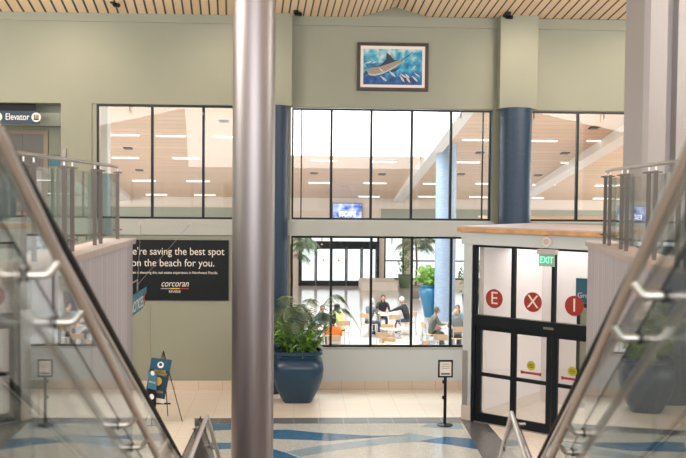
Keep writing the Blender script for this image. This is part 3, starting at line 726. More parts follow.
for k, (mt, _) in enumerate((('satin_steel', 0), ('gold', 0), ('red', 0))):
    MB().box(xc-.36+k*.24, xc-.12+k*.24, W-.054, W-.051, at_y(175, 288.4, W).z-.012, at_y(175, 288.4, W).z+.014).build('logo_bar', mt, ad, world=True)
TX('REVERIE', .085, xc, at_y(175, 291.5, W).z, .3, nm='logo')

# hanging directional sign with its wires
hs = thing('hanging_sign', 'teal sign hung on two wires beside the left balcony wall', 'sign', (-3.12, 20, 2.5))
X0 = -3.12
q = [at_x(147, 286, X0), at_x(144.3, 307, X0)]
yA = 20.0; zt = q[0].z; zb = at_x(144.3, 307, X0).z
y1 = q[0].y; yb = q[1].y
MB().prism([(X0, y1, zt), (X0, yb-.2, zb), (X0, y1-4.2, zb), (X0, y1-4.2, zt)], (-.04, 0, 0)).build('board', 'teal', hs, world=True)
MB().prism([(X0+.001, y1, zt), (X0+.001, y1-.1, zt-.14), (X0+.001, y1-4.2, zt-.14), (X0+.001, y1-4.2, zt)], (-.042, 0, 0)).build('top_band', 'teal_light', hs, world=True)
text('NOTICES', .30, 'white', 'lettering', hs, facing((X0+.006, y1-1.25, (zt+zb)/2-.06), (0, 1, 0)), ext=.002, width=1.45)
c0 = Vector((X0+.006, y1-.42, (zt+zb)/2-.02))
MB().box(X0+.002, X0+.010, y1-.52, y1-.36, c0.z-.13, c0.z+.13).build('symbol', 'red', hs, world=True)
br = at_x(138.5, 286, X0)
MB().tube([(X0-.02, br.y, zt-.02), (X0-.02, br.y, br.z+.12), (X0-.02, br.y-1.3, br.z+.12)], .015, 8).build('bracket', 'door_steel', hs, world=True)
for px, py in ((141, 223), (190, 224)):
    p = at_y(px, py, W-.065); a = Vector((X0-.02, br.y, br.z+.02))
    MB().tube([a, p], .005, 6).build('wire', 'satin_steel', hs, world=True)
    MB().tube([p, p+Vector((0, .03, 0))], .05, 14).build('wall_anchor', 'cap_stone', hs, world=True)

# ------------------------------------------------------------------ easel with sign boards
ez = thing('sign_easel', 'black tripod easel holding a blue notice board', 'easel', (-2.85, 21.1, 0))
apex = at_y(163.5, 351, 21.15)
for px, py in ((182.3, 421.5), (163.5, 428), (146, 421)):
    f = at_z(px, py, .01) if px != 163.5 else Vector((-2.88, 21.75, .01))
    MB().tube([f, apex], .011, 6).build('leg', 'black_metal', ez, world=True)
zl = at_y(160, 403, 21.0).z
MB().box(-3.2, -2.72, 20.99, 21.02, zl-.03, zl).build('shelf', 'black_metal', ez, world=True)
nb = thing('notice_board', 'tall blue notice board standing on the easel', 'sign', at_y(160, 402, 20.97))
q = [at_y(151.5, 357.5, 21.02), at_y(172, 360, 21.02), at_y(164, 403.5, 20.94), at_y(144.5, 400, 20.94)]
MB().prism(q, (0, -.015, 0)).build('board', 'navy', nb, world=True)
def bp(u, v, d=.02): return (q[0]*(1-u)+q[1]*u)*(1-v)+(q[3]*(1-u)+q[2]*u)*v+Vector((0, -d, 0))
ux = (q[1]-q[0]).normalized(); uy = (q[0]-q[3]).normalized()
MB().prism([bp(0, 0, .0155), bp(1, 0, .0155), bp(1, .25, .0155), bp(0, .25, .0155)], (0, -.002, 0)).build('top_panel', 'deep_teal', nb, world=True)
MB().prism([bp(0, .9, .0155), bp(1, .9, .0155), bp(1, 1, .0155), bp(0, 1, .0155)], (0, -.002, 0)).build('bottom_strip', 'offwhite', nb, world=True)
o = MB().prism([bp(.5+.16*math.cos(k*math.pi/8), .14+.075*math.sin(k*math.pi/8), .0175) for k in range(16)], (0, -.002, 0)).build('emblem', 'white', nb, world=True)
MB().prism([bp(.5+.08*math.cos(k*math.pi/8), .13+.035*math.sin(k*math.pi/8), .020) for k in range(16)], (0, -.002, 0)).build('emblem_mark', 'navy', o, world=True)
MB().prism([bp(.5+.2*math.cos(k*math.pi/8), .52+.10*math.sin(k*math.pi/8), .0155) for k in range(16)], (0, -.002, 0)).build('round_mark', 'gold', nb, world=True)
for v, s_, wd in ((.29, 'WELCOME', .26), (.36, 'NORTHWEST', .34), (.76, 'FLORIDA', .28)):
    text(s_, .08, 'gold', 'lettering', nb, facing(bp(.52, v, .018), ux, uy), ext=.001, width=wd)
nb2 = thing('small_notice_board', 'narrow teal and black notice leaning in front of the taller board', 'sign', at_y(152, 405, 20.8))
q = [at_y(148.5, 371, 20.85), at_y(157, 373, 20.85), at_y(156, 407, 20.85), at_y(147, 405, 20.85)]
MB().prism(q, (0, -.015, 0)).build('board', 'black', nb2, world=True)
MB().prism([bp(0, 0, .0155), bp(1, 0, .0155), bp(1, .5, .0155), bp(0, .5, .0155)], (0, -.002, 0)).build('top_panel', 'teal_light', nb2, world=True)
MB().prism([bp(.5+.26*math.cos(k*math.pi/8), .72+.08*math.sin(k*math.pi/8), .0155) for k in range(16)], (0, -.002, 0)).build('round_mark', 'white', nb2, world=True)
MB().prism([bp(.5+.24*math.cos(k*math.pi/8), .03+.07*math.sin(k*math.pi/8), .0155) for k in range(16)], (0, -.002, 0)).build('crest', 'white', nb2, world=True)
text('NOTICE', .05, 'white', 'lettering', nb2, facing(bp(.5, .3, .018), q[1]-q[0], q[0]-q[3]), ext=.001, width=.14)
mm = (q[2]+q[3])/2
MB().tube([mm+Vector((0, .02, 0)), (mm.x, mm.y+.02, .01)], .015, 6).tube([(mm.x-.15, mm.y+.02, .012), (mm.x+.15, mm.y+.02, .012)], .012, 6).tube([(mm.x, mm.y-.13, .012), (mm.x, mm.y+.17, .012)], .012, 6).build('stand', 'black_metal', nb2, world=True)

# ------------------------------------------------------------------ stanchion with framed notice
sp = at_z(444.7, 425.5, 0)
s = thing('sign_stanchion', 'black post with a framed notice standing on the terrazzo', 'stanchion', sp)
MB().lathe([(.175, .01), (.175, .022), (.12, .04), (.04, .055)], (0, 0, 0), 32).build('base', 'black', s, smooth=True)
MB().lathe([(.034, .05), (.034, 1.08)], (0, 0, 0), 20).build('pole', 'black', s, smooth=True)
for z in (.98, .63): MB().box(-.065, -.03, -.025, .025, z-.035, z+.035).build('belt_clip', 'black', s, bevel=.004)
zb, zt, x0, x1 = 1.08, 1.47, -.165, .165
f = MB(); t_ = .035
f.box(x0, x1, -.02, .02, zb, zb+t_); f.box(x0, x1, -.02, .02, zt-t_, zt); f.box(x0, x0+t_, -.02, .02, zb+t_, zt-t_); f.box(x1-t_, x1, -.02, .02, zb+t_, zt-t_)
f.box(x0+t_, x1-t_, .005, .015, zb+t_, zt-t_)
fo = f.build('sign_frame', 'black', s)
MB().box(x0+t_, x1-t_, -.008, .005, zb+t_, zt-t_).build('paper', 'offwhite', fo)
MB().box(x0+t_+.03, x1-t_-.03, -.010, -.008, zb+.06, zb+.10).build('paper_band', 'teal_light', fo)
for z, wd in ((.29, .14), (.245, .18), (.20, .15)): MB().box(-wd/2, wd/2, -.0095, -.008, zb+z, zb+z+.012).build('printed_line', 'door_steel', fo)

# ------------------------------------------------------------------ plants
def frond(mb, base, az, length, rise, droop, nl=26, lw=.018, ll=.34, seed=0):
    rd = random.Random(seed); d = Vector((math.cos(az), math.sin(az), 0)); pts = []
    for i in range(13):
        t = i/12
        pts.append(Vector(base)+d*(length*t*(.55+.45*(1-t*.3)))+Vector((0, 0, rise*math.sin(min(1, t*1.15)*math.pi*.5)-droop*t*t*t)))
    mb.tube(pts, [.012*(1-.8*i/12) for i in range(13)], 5)
    side = d.cross(Vector((0, 0, 1)))
    for k in range(nl):
        t = .18+.82*k/(nl-1); f = t*12; i = min(11, int(f)); p = pts[i].lerp(pts[i+1], f-i)
        tang = (pts[i+1]-pts[i]).normalized(); L = ll*math.sin(math.pi*(.12+.85*t))*rd.uniform(.85, 1.1)
        for sg in (-1, 1):
            dr = (side*sg*.8+tang*.55+Vector((0, 0, -.28-rd.random()*.25))).normalized()
            up = tang*lw
            mid = p+dr*L*.5; tip = p+dr*L+Vector((0, 0, -L*.25))
            mb.add([p-up*.4, p+up*.4, mid+up, tip, mid-up], [(0, 1, 2, 3, 4)])
def leaf(mb, base, az, el, L, wd):
    d = Vector((math.cos(az)*math.cos(el), math.sin(az)*math.cos(el), math.sin(el))); s = d.cross(Vector((0, 0, 1))).normalized()
    n = s.cross(d)
    a = Vector(base); b = a+d*L*.45+n*L*.05; c = a+d*L*.8; e = a+d*L-Vector((0, 0, L*.18))
    mb.add([a, b+s*wd, c+s*wd*.6, e, c-s*wd*.6, b-s*wd, b-n*wd*.3, c-n*wd*.2], [(0, 6, 1), (1, 6, 7, 2), (2, 7, 3), (0, 5, 6), (5, 4, 7, 6), (4, 3, 7)])
def planter_body(t, s, mt, square=5):
    prof = [(.33, .0), (.36, .04), (.52, .36), (.60, .62), (.625, .82), (.60, .98), (.53, 1.06), (.50, 1.10), (.53, 1.16), (.60, 1.19), (.60, 1.27), (.55, 1.27), (.52, 1.10)]
    m = MB().lathe([(r*s, z*s) for r, z in prof], (0, 0, 0), 56, square)
    m.build('planter', mt, t, smooth=True)
    MB().lathe([(.50*s, 1.12*s), (.50*s, 1.17*s), (.01, 1.18*s)], (0, 0, 0), 24, square).build('soil', 'soil', t)
pl = at_z(297.5, 400.5, 0)
t = thing('potted_palm', 'large navy planter with palms and leafy plants beside the steel column', 'potted plant', pl)
planter_body(t, 1.02, 'planter_navy')
m = MB(); rd = random.Random(4)
for i in range(12):
    frond(m, (rd.uniform(-.15, .15), rd.uniform(-.15, .15), 1.2), rd.uniform(0, 6.28), rd.uniform(.6, 1.1), rd.uniform(.9, 1.6), rd.uniform(.3, .9), seed=i, nl=34, lw=.010, ll=.34)
frond(m, (0.05, 0, 1.2), .05, 1.75, 1.5, 1.0, seed=91, nl=40, lw=.009, ll=.34); frond(m, (0.05, 0.05, 1.2), .25, 1.5, 1.75, .75, seed=92, nl=40, lw=.009, ll=.34)
frond(m, (-.1, -.1, 1.2), 4.4, .8, 1.5, .6, seed=93, nl=36, ll=.42); frond(m, (0, 0, 1.2), 3.0, 1.3, 1.4, .8, seed=94, ll=.4)
m.build('palm_fronds', 'palm', t)
for nm, mt, cnt, sd, hh in (('leaves', 'leaf', 480, 7, .75), ('young_leaves', 'leaf_bright', 240, 8, 1.0)):
    m = MB(); rd = random.Random(sd)
    for k in range(26 if nm == 'leaves' else 15):
        a = rd.uniform(0, 6.28); r = rd.uniform(.1, .48); top = Vector((math.cos(a)*(r+.22), math.sin(a)*(r+.22), 1.15+rd.uniform(.15, hh))); b0 = Vector((math.cos(a)*r*.8, math.sin(a)*r*.8, 1.15))
        m.tube([b0, b0.lerp(top, .5)+Vector((0, 0, .06)), top], .009, 5)
        for j in range(cnt//(26 if nm == 'leaves' else 15)):
            q = rd.uniform(.25, 1.0); leaf(m, b0.lerp(top, q), rd.uniform(0, 6.28), rd.uniform(-.3, 1.0), rd.uniform(.18, .34), rd.uniform(.03, .05))
    m.build(nm, mt, t)

def palm(name, label, loc, h, n, L, mt='palm', seed=1, pot='planter_blue', ps=.7, nl=16, ll=.4):
    t = thing(name, label, 'potted plant', loc)
    planter_body(t, ps, pot, 3)
    z = 1.14*ps
    m = MB(); m.tube([(0, 0, z), (.05, 0, z+(h-z)*.5), (0, .02, h)], .05, 8); m.build('trunk', 'trunk', t)
    m = MB(); rd = random.Random(seed)
    for i in range(n): frond(m, (0, 0, h-rd.uniform(0, .5)), rd.uniform(0, 6.28), L*rd.uniform(.8, 1.1), L*rd.uniform(.2, .7), L*rd.uniform(.3, .9), nl=nl+8, lw=.016, ll=ll, seed=i+seed*50)
    m.build('fronds', mt, t)
palm('tall_potted_palm', 'palm behind the lower window at its left edge', at_z(297, 338, 0)+Vector((-.25, 0, 0)), 3.3, 14, 1.2, 'palm', 3, nl=20)
palm('tall_potted_palm', 'pale palm in front of the far windows left of the light blue column', (5.9, 46, 0), 2.7, 18, 1.5, 'palm_pale', 5, pot='palm_pot', ps=.5)
bpl = at_z(432, 321, 0)
t = thing('potted_fern', 'bright blue urn with a full green fern beside the light blue column', 'potted plant', (5.66, 39.15, 0))
m = MB().lathe([(.24, 0), (.27, .05), (.36, .5), (.47, .9), (.49, 1.1), (.43, 1.2), (.38, 1.24), (.44, 1.3), (.44, 1.34), (.38, 1.34), (.36, 1.2)], (0, 0, 0), 36)
m.build('urn', 'planter_blue', t, smooth=True)
m = MB(); rd = random.Random(12)
for i in range(70): frond(m, (rd.uniform(-.2, .2), rd.uniform(-.2, .2), 1.28), rd.uniform(0, 6.28), rd.uniform(.3, .8), rd.uniform(.3, 1.0), rd.uniform(.1, .5), nl=12, lw=.03, ll=.2, seed=i)
m.build('fern_fronds', 'leaf_bright', t)
def bush(name, label, loc, r, h, mt, pot, seed, n=160, pr=.28, ph=.45):
    t = thing(name, label, 'potted plant', loc)
    MB().lathe([(pr*.75, 0), (pr, ph), (pr*.9, ph), (pr*.88, ph-.06)], (0, 0, 0), 20).build('pot', pot, t, smooth=True)
    m = MB(); rd = random.Random(seed)
    m.tube([(0, 0, ph-.1), (0, 0, h*.7)], .02, 6)
    for i in range(n):
        a = rd.uniform(0, 6.28); q = rd.random()**.5*r; z = rd.uniform(ph, h)
        leaf(m, (math.cos(a)*q, math.sin(a)*q, z), rd.uniform(0, 6.28), rd.uniform(-.3, 1.1), rd.uniform(.2, .35), .05)
    m.build('foliage', mt, t)
q = at_z(405.5, 288, 0)
bush('potted_shrub', 'slim shrub in a green pot by the far entrance doors', (q.x, 51.0, 0), .38, 2.1, 'leaf', 'pot_green', 5, pr=.4, ph=.7)
bush('potted_shrub', 'leafy shrub right of the light blue column', (7.6, 40.5, 0), .55, 2.2, 'leaf', 'planter_navy', 6, 260, pr=.4, ph=.8)

# ------------------------------------------------------------------ food court shell
def cz(y): return 13.27-.163*y
m = MB()
ya, yb = W+T, 52.0; SY = 39.7
def slab(xl, xr, y0, y1): m.add([(xl, y0, cz(y0)), (xr, y0, cz(y0)), (xr, y1, cz(y1)), (xl, y1, cz(y1)), (xl, y0, cz(y0)+.3), (xr, y0, cz(y0)+.3), (xr, y1, cz(y1)+.3), (xl, y1, cz(y1)+.3)],
                                [(0, 3, 2, 1), (4, 5, 6, 7), (0, 1, 5, 4), (1, 2, 6, 5), (2, 3, 7, 6), (3, 0, 4, 7)])
slab(-20, -1.3, ya, SY); slab(5.8, 24, ya, SY); slab(-20, 24, SY, yb)
struct(m.build('ceiling_food_court', 'court_ceiling'), 'sloping pale wood ceiling of the food court')
# skylight well
m = MB()
m.box(-1.5, -1.3, ya, SY, 6.8, 12.5); m.box(-1.3, 5.9, SY-.1, SY-.01, 6.66, 12.5)
struct(m.build('wall_skylight', 'white'), 'white sides of the skylight well')
# beams under the ceiling
def beam(xc, wd, y0=ya, y1=yb-.1, dz=.45):
    b = MB(); b.add([(xc-wd, y0, cz(y0)-dz), (xc+wd, y0, cz(y0)-dz), (xc+wd, y1, cz(y1)-dz*.55), (xc-wd, y1, cz(y1)-dz*.55), (xc-wd, y0, cz(y0)-.002), (xc+wd, y0, cz(y0)-.002), (xc+wd, y1, cz(y1)-.002), (xc-wd, y1, cz(y1)-.002)],
                   [(0, 3, 2, 1), (4, 5, 6, 7), (0, 1, 5, 4), (1, 2, 6, 5), (2, 3, 7, 6), (3, 0, 4, 7)])
    return tag(b.build('roof_beam', 'beam_white'), None, 'beam')
def xb(px, py):
    d = ray(px, py); tt = (13.27-5.2)/(d.z+.163*d.y); return (EYE+d*tt).x
beam(5.62, .22)['label'] = 'white roof beam beside the light blue column'
beam(12.2, .3)['label'] = 'white roof beam crossing the upper right window'
beam(-9.2, .3)['label'] = 'white roof beam crossing the upper left window'
# far wall
def far_wall():
    y0, y1 = 51.9, 52.15
    m = MB(); hs_ = [(-18, -2.2, .9, 2.7), (.2, 4.62, 0, 2.75), (4.9, 6.0, .35, 2.75), (6.4, 12.5, .35, 3.4), (13, 22, .9, 3.0)]
    xs = [-20, -18, -2.2, .2, 4.62, 4.9, 6.0, 6.4, 12.5, 13, 22, 24]; zs = [0, .35, .9, 2.7, 2.75, 3.0, 3.4, 6]
    wall_y(m, xs, zs, hs_, y0, y1)
    struct(m.build('wall_food_court_far', 'cream'), 'cream far wall of the food court')
    g = MB(); g.box(-20, -1, y0-.03, y0, 3.42, 4.25); g.box(4.7, 24, y0-.03, y0, 3.42, 4.25); struct(g.build('trim_7', 'wall_sage'), 'grey green band across the far food court wall')
    k = 5
    for (a, b, c, d) in [(-18, -2.2, .9, 2.7), (4.9, 6.0, .35, 2.75), (6.4, 12.5, .35, 3.4), (13, 22, .9, 3.0)]:
        t = thing('window_%d' % k, 'far food court window bay %s' % {5: 'at far left', 6: 'right beside the entrance doors', 7: 'behind the palms', 8: 'at far right'}[k], 'window', ((a+b)/2, y0, c)); t['kind'] = 'structure'
        f = MB(); w_ = .09
        f.box(a, b, y0+.05, y0+.15, c, c+w_); f.box(a, b, y0+.05, y0+.15, d-w_, d); f.box(a, a+w_, y0+.05, y0+.15, c, d); f.box(b-w_, b, y0+.05, y0+.15, c, d)
        f.box(a, b, y0+.06, y0+.14, 1.35, 1.42); f.build('window_frame', 'black_metal', t, world=True)
        nn = max(1, round((b-a)/1.5))
        for i in range(1, nn):
            x = a+(b-a)*i/nn; MB().box(x-.05, x+.05, y0+.05, y0+.15, c+w_, d-w_).build('mullion', 'black_metal', t, world=True)
        MB().box(a+w_, b-w_, y0+.09, y0+.10, c+w_, d-w_).build('pane', 'window_glass', t, world=True)
        k += 1
    t = thing('door_4', 'black framed far entrance doors of the food court', 'door', (2.4, y0, 0)); t['kind'] = 'structure'
    f = MB(); f.box(.2, 4.62, y0-.12, y0+.1, 2.12, 2.45); f.box(.2, 4.62, y0+.0, y0+.1, 2.68, 2.75); f.box(.2, .32, y0-.1, y0+.1, 0, 2.75); f.box(4.5, 4.62, y0-.1, y0+.1, 0, 2.75)
    f.build('door_frame', 'black_metal', t, world=True)
    for i in range(5):
        a = .32+i*.836; b = a+.826
        g = MB(); g.box(a, a+.07, y0, y0+.06, 0, 2.12); g.box(b-.07, b, y0, y0+.06, 0, 2.12); g.box(a, b, y0, y0+.06, 0, .28); g.box(a, b, y0, y0+.06, 2.02, 2.12)
        o = g.build('door_leaf', 'black_metal', t, world=True)
        MB().box(a+.07, b-.07, y0+.02, y0+.03, .28, 2.02).build('pane', 'door_glass', o, world=True)
        if i in (1, 2): MB().lathe([(.06, 0), (.06, .01)], (0, 0, 0), 12).build('sticker_seed', 'gold', o) if False else MB().box((a+b)/2-.05, (a+b)/2+.05, y0-.004, y0+.018, 1.35, 1.45).build('sticker', 'gold', o, world=True)
far_wall()
m = MB(); m.box(-20.2, -20, ya, yb, 0, 10); struct(m.build('wall_food_court_left', 'cream'))
m = MB(); m.box(24, 24.2, ya, yb, 0, 10); struct(m.build('wall_food_court_right', 'cream'))
m = MB(); m.box(3.5, 5.4, 49.5, 51.8, 0, .45); struct(m.build('wall_low_ledge', 'cream'), 'low cream ledge beside the far doors')
# light blue column
t = tag(MB().lathe([(.42, 0), (.42, 8.0), (.36, 8.05)], (6.06, 38.0, 0), 36).build('mosaic_column', 'mosaic_light', smooth=True), 'light blue mosaic column inside the food court', 'column')
o = MB().box(at_y(100.5, 150, 30).x, at_y(107.5, 150, 30).x, 30, 30.5, 0, cz(30.5)).build('wall_food_court_pier', 'beam_white'); struct(o, 'white pier behind the left edge of the upper left window')
# low counter with wood coping seen through upper right window
m = MB(); m.box(7.4, 16, 33.5, 37.5, 0, 4.2); struct(m.build('wall_kiosk', 'white_paint'), 'white kiosk block in the food court')
m = MB(); m.box(7.3, 16.1, 33.4, 37.6, 4.2, 4.27); struct(m.build('trim_8', 'pale_wood'), 'wood edge on the kiosk block')
# tv screen
tv = thing('tv_screen', 'bright blue wall screen seen through the upper centre window', 'screen', at_y(347, 220, 51.8))
a = at_y(333, 203.5, 51.8); b = at_y(361.5, 220.5, 51.8)
MB().box(a.x-.03, b.x+.03, 51.8, 51.86, b.z-.12, a.z+.03).build('housing', 'black', tv, world=True)
MB().box(a.x, b.x, 51.79, 51.799, b.z-.1, a.z).build('display', 'tv_screen', tv, world=True)
text('ESCAPE', .35, 'lamp', 'lettering', tv, facing(((a.x+b.x)/2, 51.785, (a.z+b.z)/2-.12)), ext=.002, width=.9)

# ceiling lights and vents placed where they stand on the sloping ceiling
def on_ceiling(px, py, dz=0):
    d = ray(px, py); tt = (13.27-5.2-dz)/(d.z+.163*d.y); return EYE+d*tt
TILT = -math.atan(.163)
def put(o, p): o.location = p; o.rotation_euler = (TILT, 0, 0)
lroot = None
LG = {'left': [(124.5, 134), (171, 135), (228, 136), (125.5, 157), (186, 157.5), (144, 180), (198, 180.5), (156.5, 194), (205, 194.5)],
      'centre': [(324, 160), (383.5, 161), (320, 182.3), (375, 182.5), (369, 196)],
      'centre right': [(477, 139), (467, 161.5), (434.5, 183), (429, 196), (479.5, 196.5), (487, 183)],
      'right': [(543, 140), (601, 140), (573.5, 162), (544, 184), (606, 185), (533, 197.5), (603, 198)]}
words = ['first', 'second', 'third', 'fourth', 'fifth', 'sixth', 'seventh', 'eighth', 'ninth']
for g, lst in LG.items():
    for i, (px, py) in enumerate(lst):
        if lroot is None:
            lroot = thing('ceiling_light', '', 'ceiling light', (0, 0, 0), 0, 'linear lights on the food court ceiling')
            MB().box(-.58, .58, -.09, .09, -.035, 0).build('housing', 'white', lroot)
            MB().box(-.55, .55, -.07, .07, -.055, -.035).build('diffuser', 'lamp', lroot)
            o = lroot
        else: o = copy_tree(lroot)
        put(o, on_ceiling(px, py))
        row = 'a nearer' if py < 150 else ('a middle' if py < 175 else 'a far')
        o['label'] = 'white linear ceiling light in %s row, %s counted behind the upper %s window' % (row, words[i], g)
vroot = None
VG = {'left': [(128, 148), (139.5, 170), (224, 121)], 'centre': [(314, 173), (382, 174)], 'centre right': [(480, 152.5), (461, 174)], 'right': [(594, 127.5), (565, 153), (538, 175)]}
for g, lst in VG.items():
    for i, (px, py) in enumerate(lst):
        if vroot is None:
            vroot = thing('ceiling_vent', '', 'vent', (0, 0, 0), 0, 'dark vents in the food court ceiling')
            MB().box(-.17, .17, -.17, .17, -.03, 0).build('vent_frame', 'black', vroot)
            f = MB()
            for k in range(4): f.box(-.14, .14, -.13+k*.075, -.09+k*.075, -.045, -.03)
            f.build('louvres', 'door_steel', vroot); o = vroot
        else: o = copy_tree(vroot)
        put(o, on_ceiling(px, py)); o['label'] = 'small dark square ceiling vent, %s from the entrance side behind the upper %s window' % (words[i], g)
# window sprinklers
sroot = None
SPK = [(130, 105, 'above the first left window pane'), (203, 106, 'at the last left window mullion'), (322, 110, 'above the first centre pane'), (394, 111, 'above the third centre pane'),
       (461, 111, 'above the fifth centre pane'), (534, 112, 'above the first right pane'), (604, 113, 'above the second right pane'), (322, 237, 'over the lower window first pane'), (392, 237, 'over the lower window third pane')]
for px, py, lb in SPK:
    p = at_y(px, py, W-.05)
    if sroot is None:
        sroot = thing('window_sprinkler', '', 'sprinkler', (0, 0, 0), 0, 'sprinklers hanging over the windows')
        MB().tube([(0, 0.04, 0), (0, 0, 0), (0, 0, -.17)], .013, 8).build('pipe', 'black_metal', sroot)
        MB().lathe([(.012, -.21), (.026, -.205), (.026, -.19), (.010, -.17)], (0, 0, 0), 12).build('head', 'offwhite', sroot); o = sroot
    else: o = copy_tree(sroot)
    o.location = p; o['label'] = 'small black sprinkler drop '+lb
# hall ceiling fixtures
croot = None
for px, py, lb in ((114, 2, 'small black spotlight on the slat ceiling at upper left'), (296, 11, 'small black spotlight on the slat ceiling beside the steel column'), (507, 14, 'small black spotlight on the slat ceiling right of the painting')):
    p = at_z(px, py, 9.70)
    if croot is None:
        croot = thing('ceiling_spotlight', '', 'spotlight', (0, 0, 0), 0, 'spotlights on the hall ceiling')
        MB().box(-.06, .06, -.2, .2, -.05, .02).build('track', 'black', croot)
        MB().tube([(0, .08, -.06), (.12, -.05, -.09)], .05, 12).build('head', 'black_metal', croot); o = croot
    else: o = copy_tree(croot)
    o.location = (p.x, p.y, 9.70); o['label'] = lb

# ------------------------------------------------------------------ food court furniture
def make_chair():
    t = thing('cafe_chair', '', 'chair', (0, 0, 0), 0, 'cafe chairs in the food court')
    MB().box(-.20, .20, -.20, .20, .44, .465).build('seat', 'chair_wood', t, bevel=.008)
    MB().prism([(-.20, -.215, .68), (.20, -.215, .68), (.20, -.245, .86), (-.20, -.245, .86)], (0, .02, 0)).build('backrest', 'chair_wood', t, bevel=.006)
    for sx in (-1, 1):
        MB().tube([(sx*.19, .18, .44), (sx*.21, .21, 0)], .012, 6).build('leg', 'brushed', t)
        MB().tube([(sx*.19, -.18, .44), (sx*.21, -.24, 0)], .012, 6).build('leg', 'brushed', t)
        MB().tube([(sx*.19, -.19, .44), (sx*.205, -.255, .84)], .012, 6).build('back_frame', 'brushed', t)
    m = MB(); m.tube([(-.20, .195, .2), (.20, .195, .2)], .008, 6); m.tube([(-.195, .18, .43), (.195, .18, .43)], .01, 6); m.build('stretcher', 'brushed', t)
    return t
def make_table(r=.46):
    t = thing('round_table', '', 'table', (0, 0, 0), 0, 'round cafe tables in the food court')
    MB().lathe([(r-.01, .71), (r, .72), (r, .735), (r-.01, .74)], (0, 0, 0), 36).build('tabletop', 'table_white', t, smooth=True)
    MB().lathe([(.035, .03), (.035, .71)], (0, 0, 0), 14).build('pedestal', 'brushed', t)
    MB().lathe([(.27, 0), (.27, .015), (.05, .04)], (0, 0, 0), 24).build('base', 'black_metal', t)
    return t
ch0 = make_chair(); tb0 = make_table(); usedc = [False]; usedt = [False]
def chair(x, y, rz, label):
    o = ch0 if not usedc[0] else copy_tree(ch0); usedc[0] = True
    o.location = (x, y, 0); o.rotation_euler = (0, 0, rz); o['label'] = label; return o
def table(x, y, label, s=1):
    o = tb0 if not usedt[0] else copy_tree(tb0); usedt[0] = True
    o.location = (x, y, 0); o.scale = (s, s, 1); o['label'] = label; return Vector((x, y, 0))
def tz(px, py): p = at_z(px, py, .74); return p.x, p.y
tA = table(*tz(380, 313.5), 'round white cafe table, farthest of the three in the middle', 1.1)
tB = table(*tz(394, 328), 'round white cafe table with a red bottle, in the middle')
tC = table(*tz(403, 342), 'round white cafe table nearest the window, without people', 1.2)
tD = table(*tz(323, 327), 'round white cafe table between the people at left', 1.15)
tE = table(*tz(454, 326), 'round cafe table between the people at right', 1.1)
def cxz(px, py, z=.78): p = at_z(px, py, z); return p.x, p.y
chair(*cxz(386.5, 325.5), 0, 'wooden backed chair left of the middle table with the red bottle')
chair(*cxz(394, 316), 0, 'wooden backed chair in front of the farthest middle table')
chair(*cxz(384, 334), -.3, 'wooden backed chair left of the nearest empty table')
chair(*cxz(390, 339), -.25, 'wooden backed chair closest to the window at the nearest empty table')
chair(*cxz(414.5, 332), 1.5, 'wooden backed chair seen edge on right of the nearest empty table')
chair(*cxz(419, 342.5), .9, 'chair whose back just shows right of the nearest empty table')
chair(*cxz(341.5, 322), .35, 'wooden backed chair under the person in the yellow vest')
chair(*cxz(333.5, 337), 0, 'wooden backed chair under the person in the orange vest')
chair(*cxz(369, 315), -.8, 'wooden backed chair under the person in grey at the far table')
chair(*cxz(408, 313.5), .9, 'wooden backed chair under the white haired person')
chair(*cxz(434.5, 319.5), -.25, 'wooden backed chair draped with a pink patterned wrap')
chair(*cxz(440.5, 336), -.1, 'wooden backed chair left of the person in the grey top')
b = thing('ketchup_bottle', 'small red bottle on the middle cafe table', 'bottle', (tB.x+.05, tB.y, .741))
MB().lathe([(.035, 0), (.037, .12), (.015, .17), (.015, .18)], (0, 0, 0), 12).build('bottle_body', 'red', b, smooth=True)
MB().lathe([(.017, .18), (.008, .22)], (0, 0, 0), 10).build('cap', 'white', b)
for k, (tt, dx, dy, lb) in enumerate(((tD, .1, -.15, 'white paper cup on the table at left'), (tE, .0, .1, 'white paper cup on the table at right'), (tA, -.2, .1, 'white paper cup on the farthest middle table'))):
    c = MB(); c.lathe([(.03, 0), (.042, .11), (.038, .11), (.028, .01)], (tt.x+dx, tt.y+dy, .741), 12); tag(c.build('paper_cup', 'white', smooth=True), lb, 'cup')

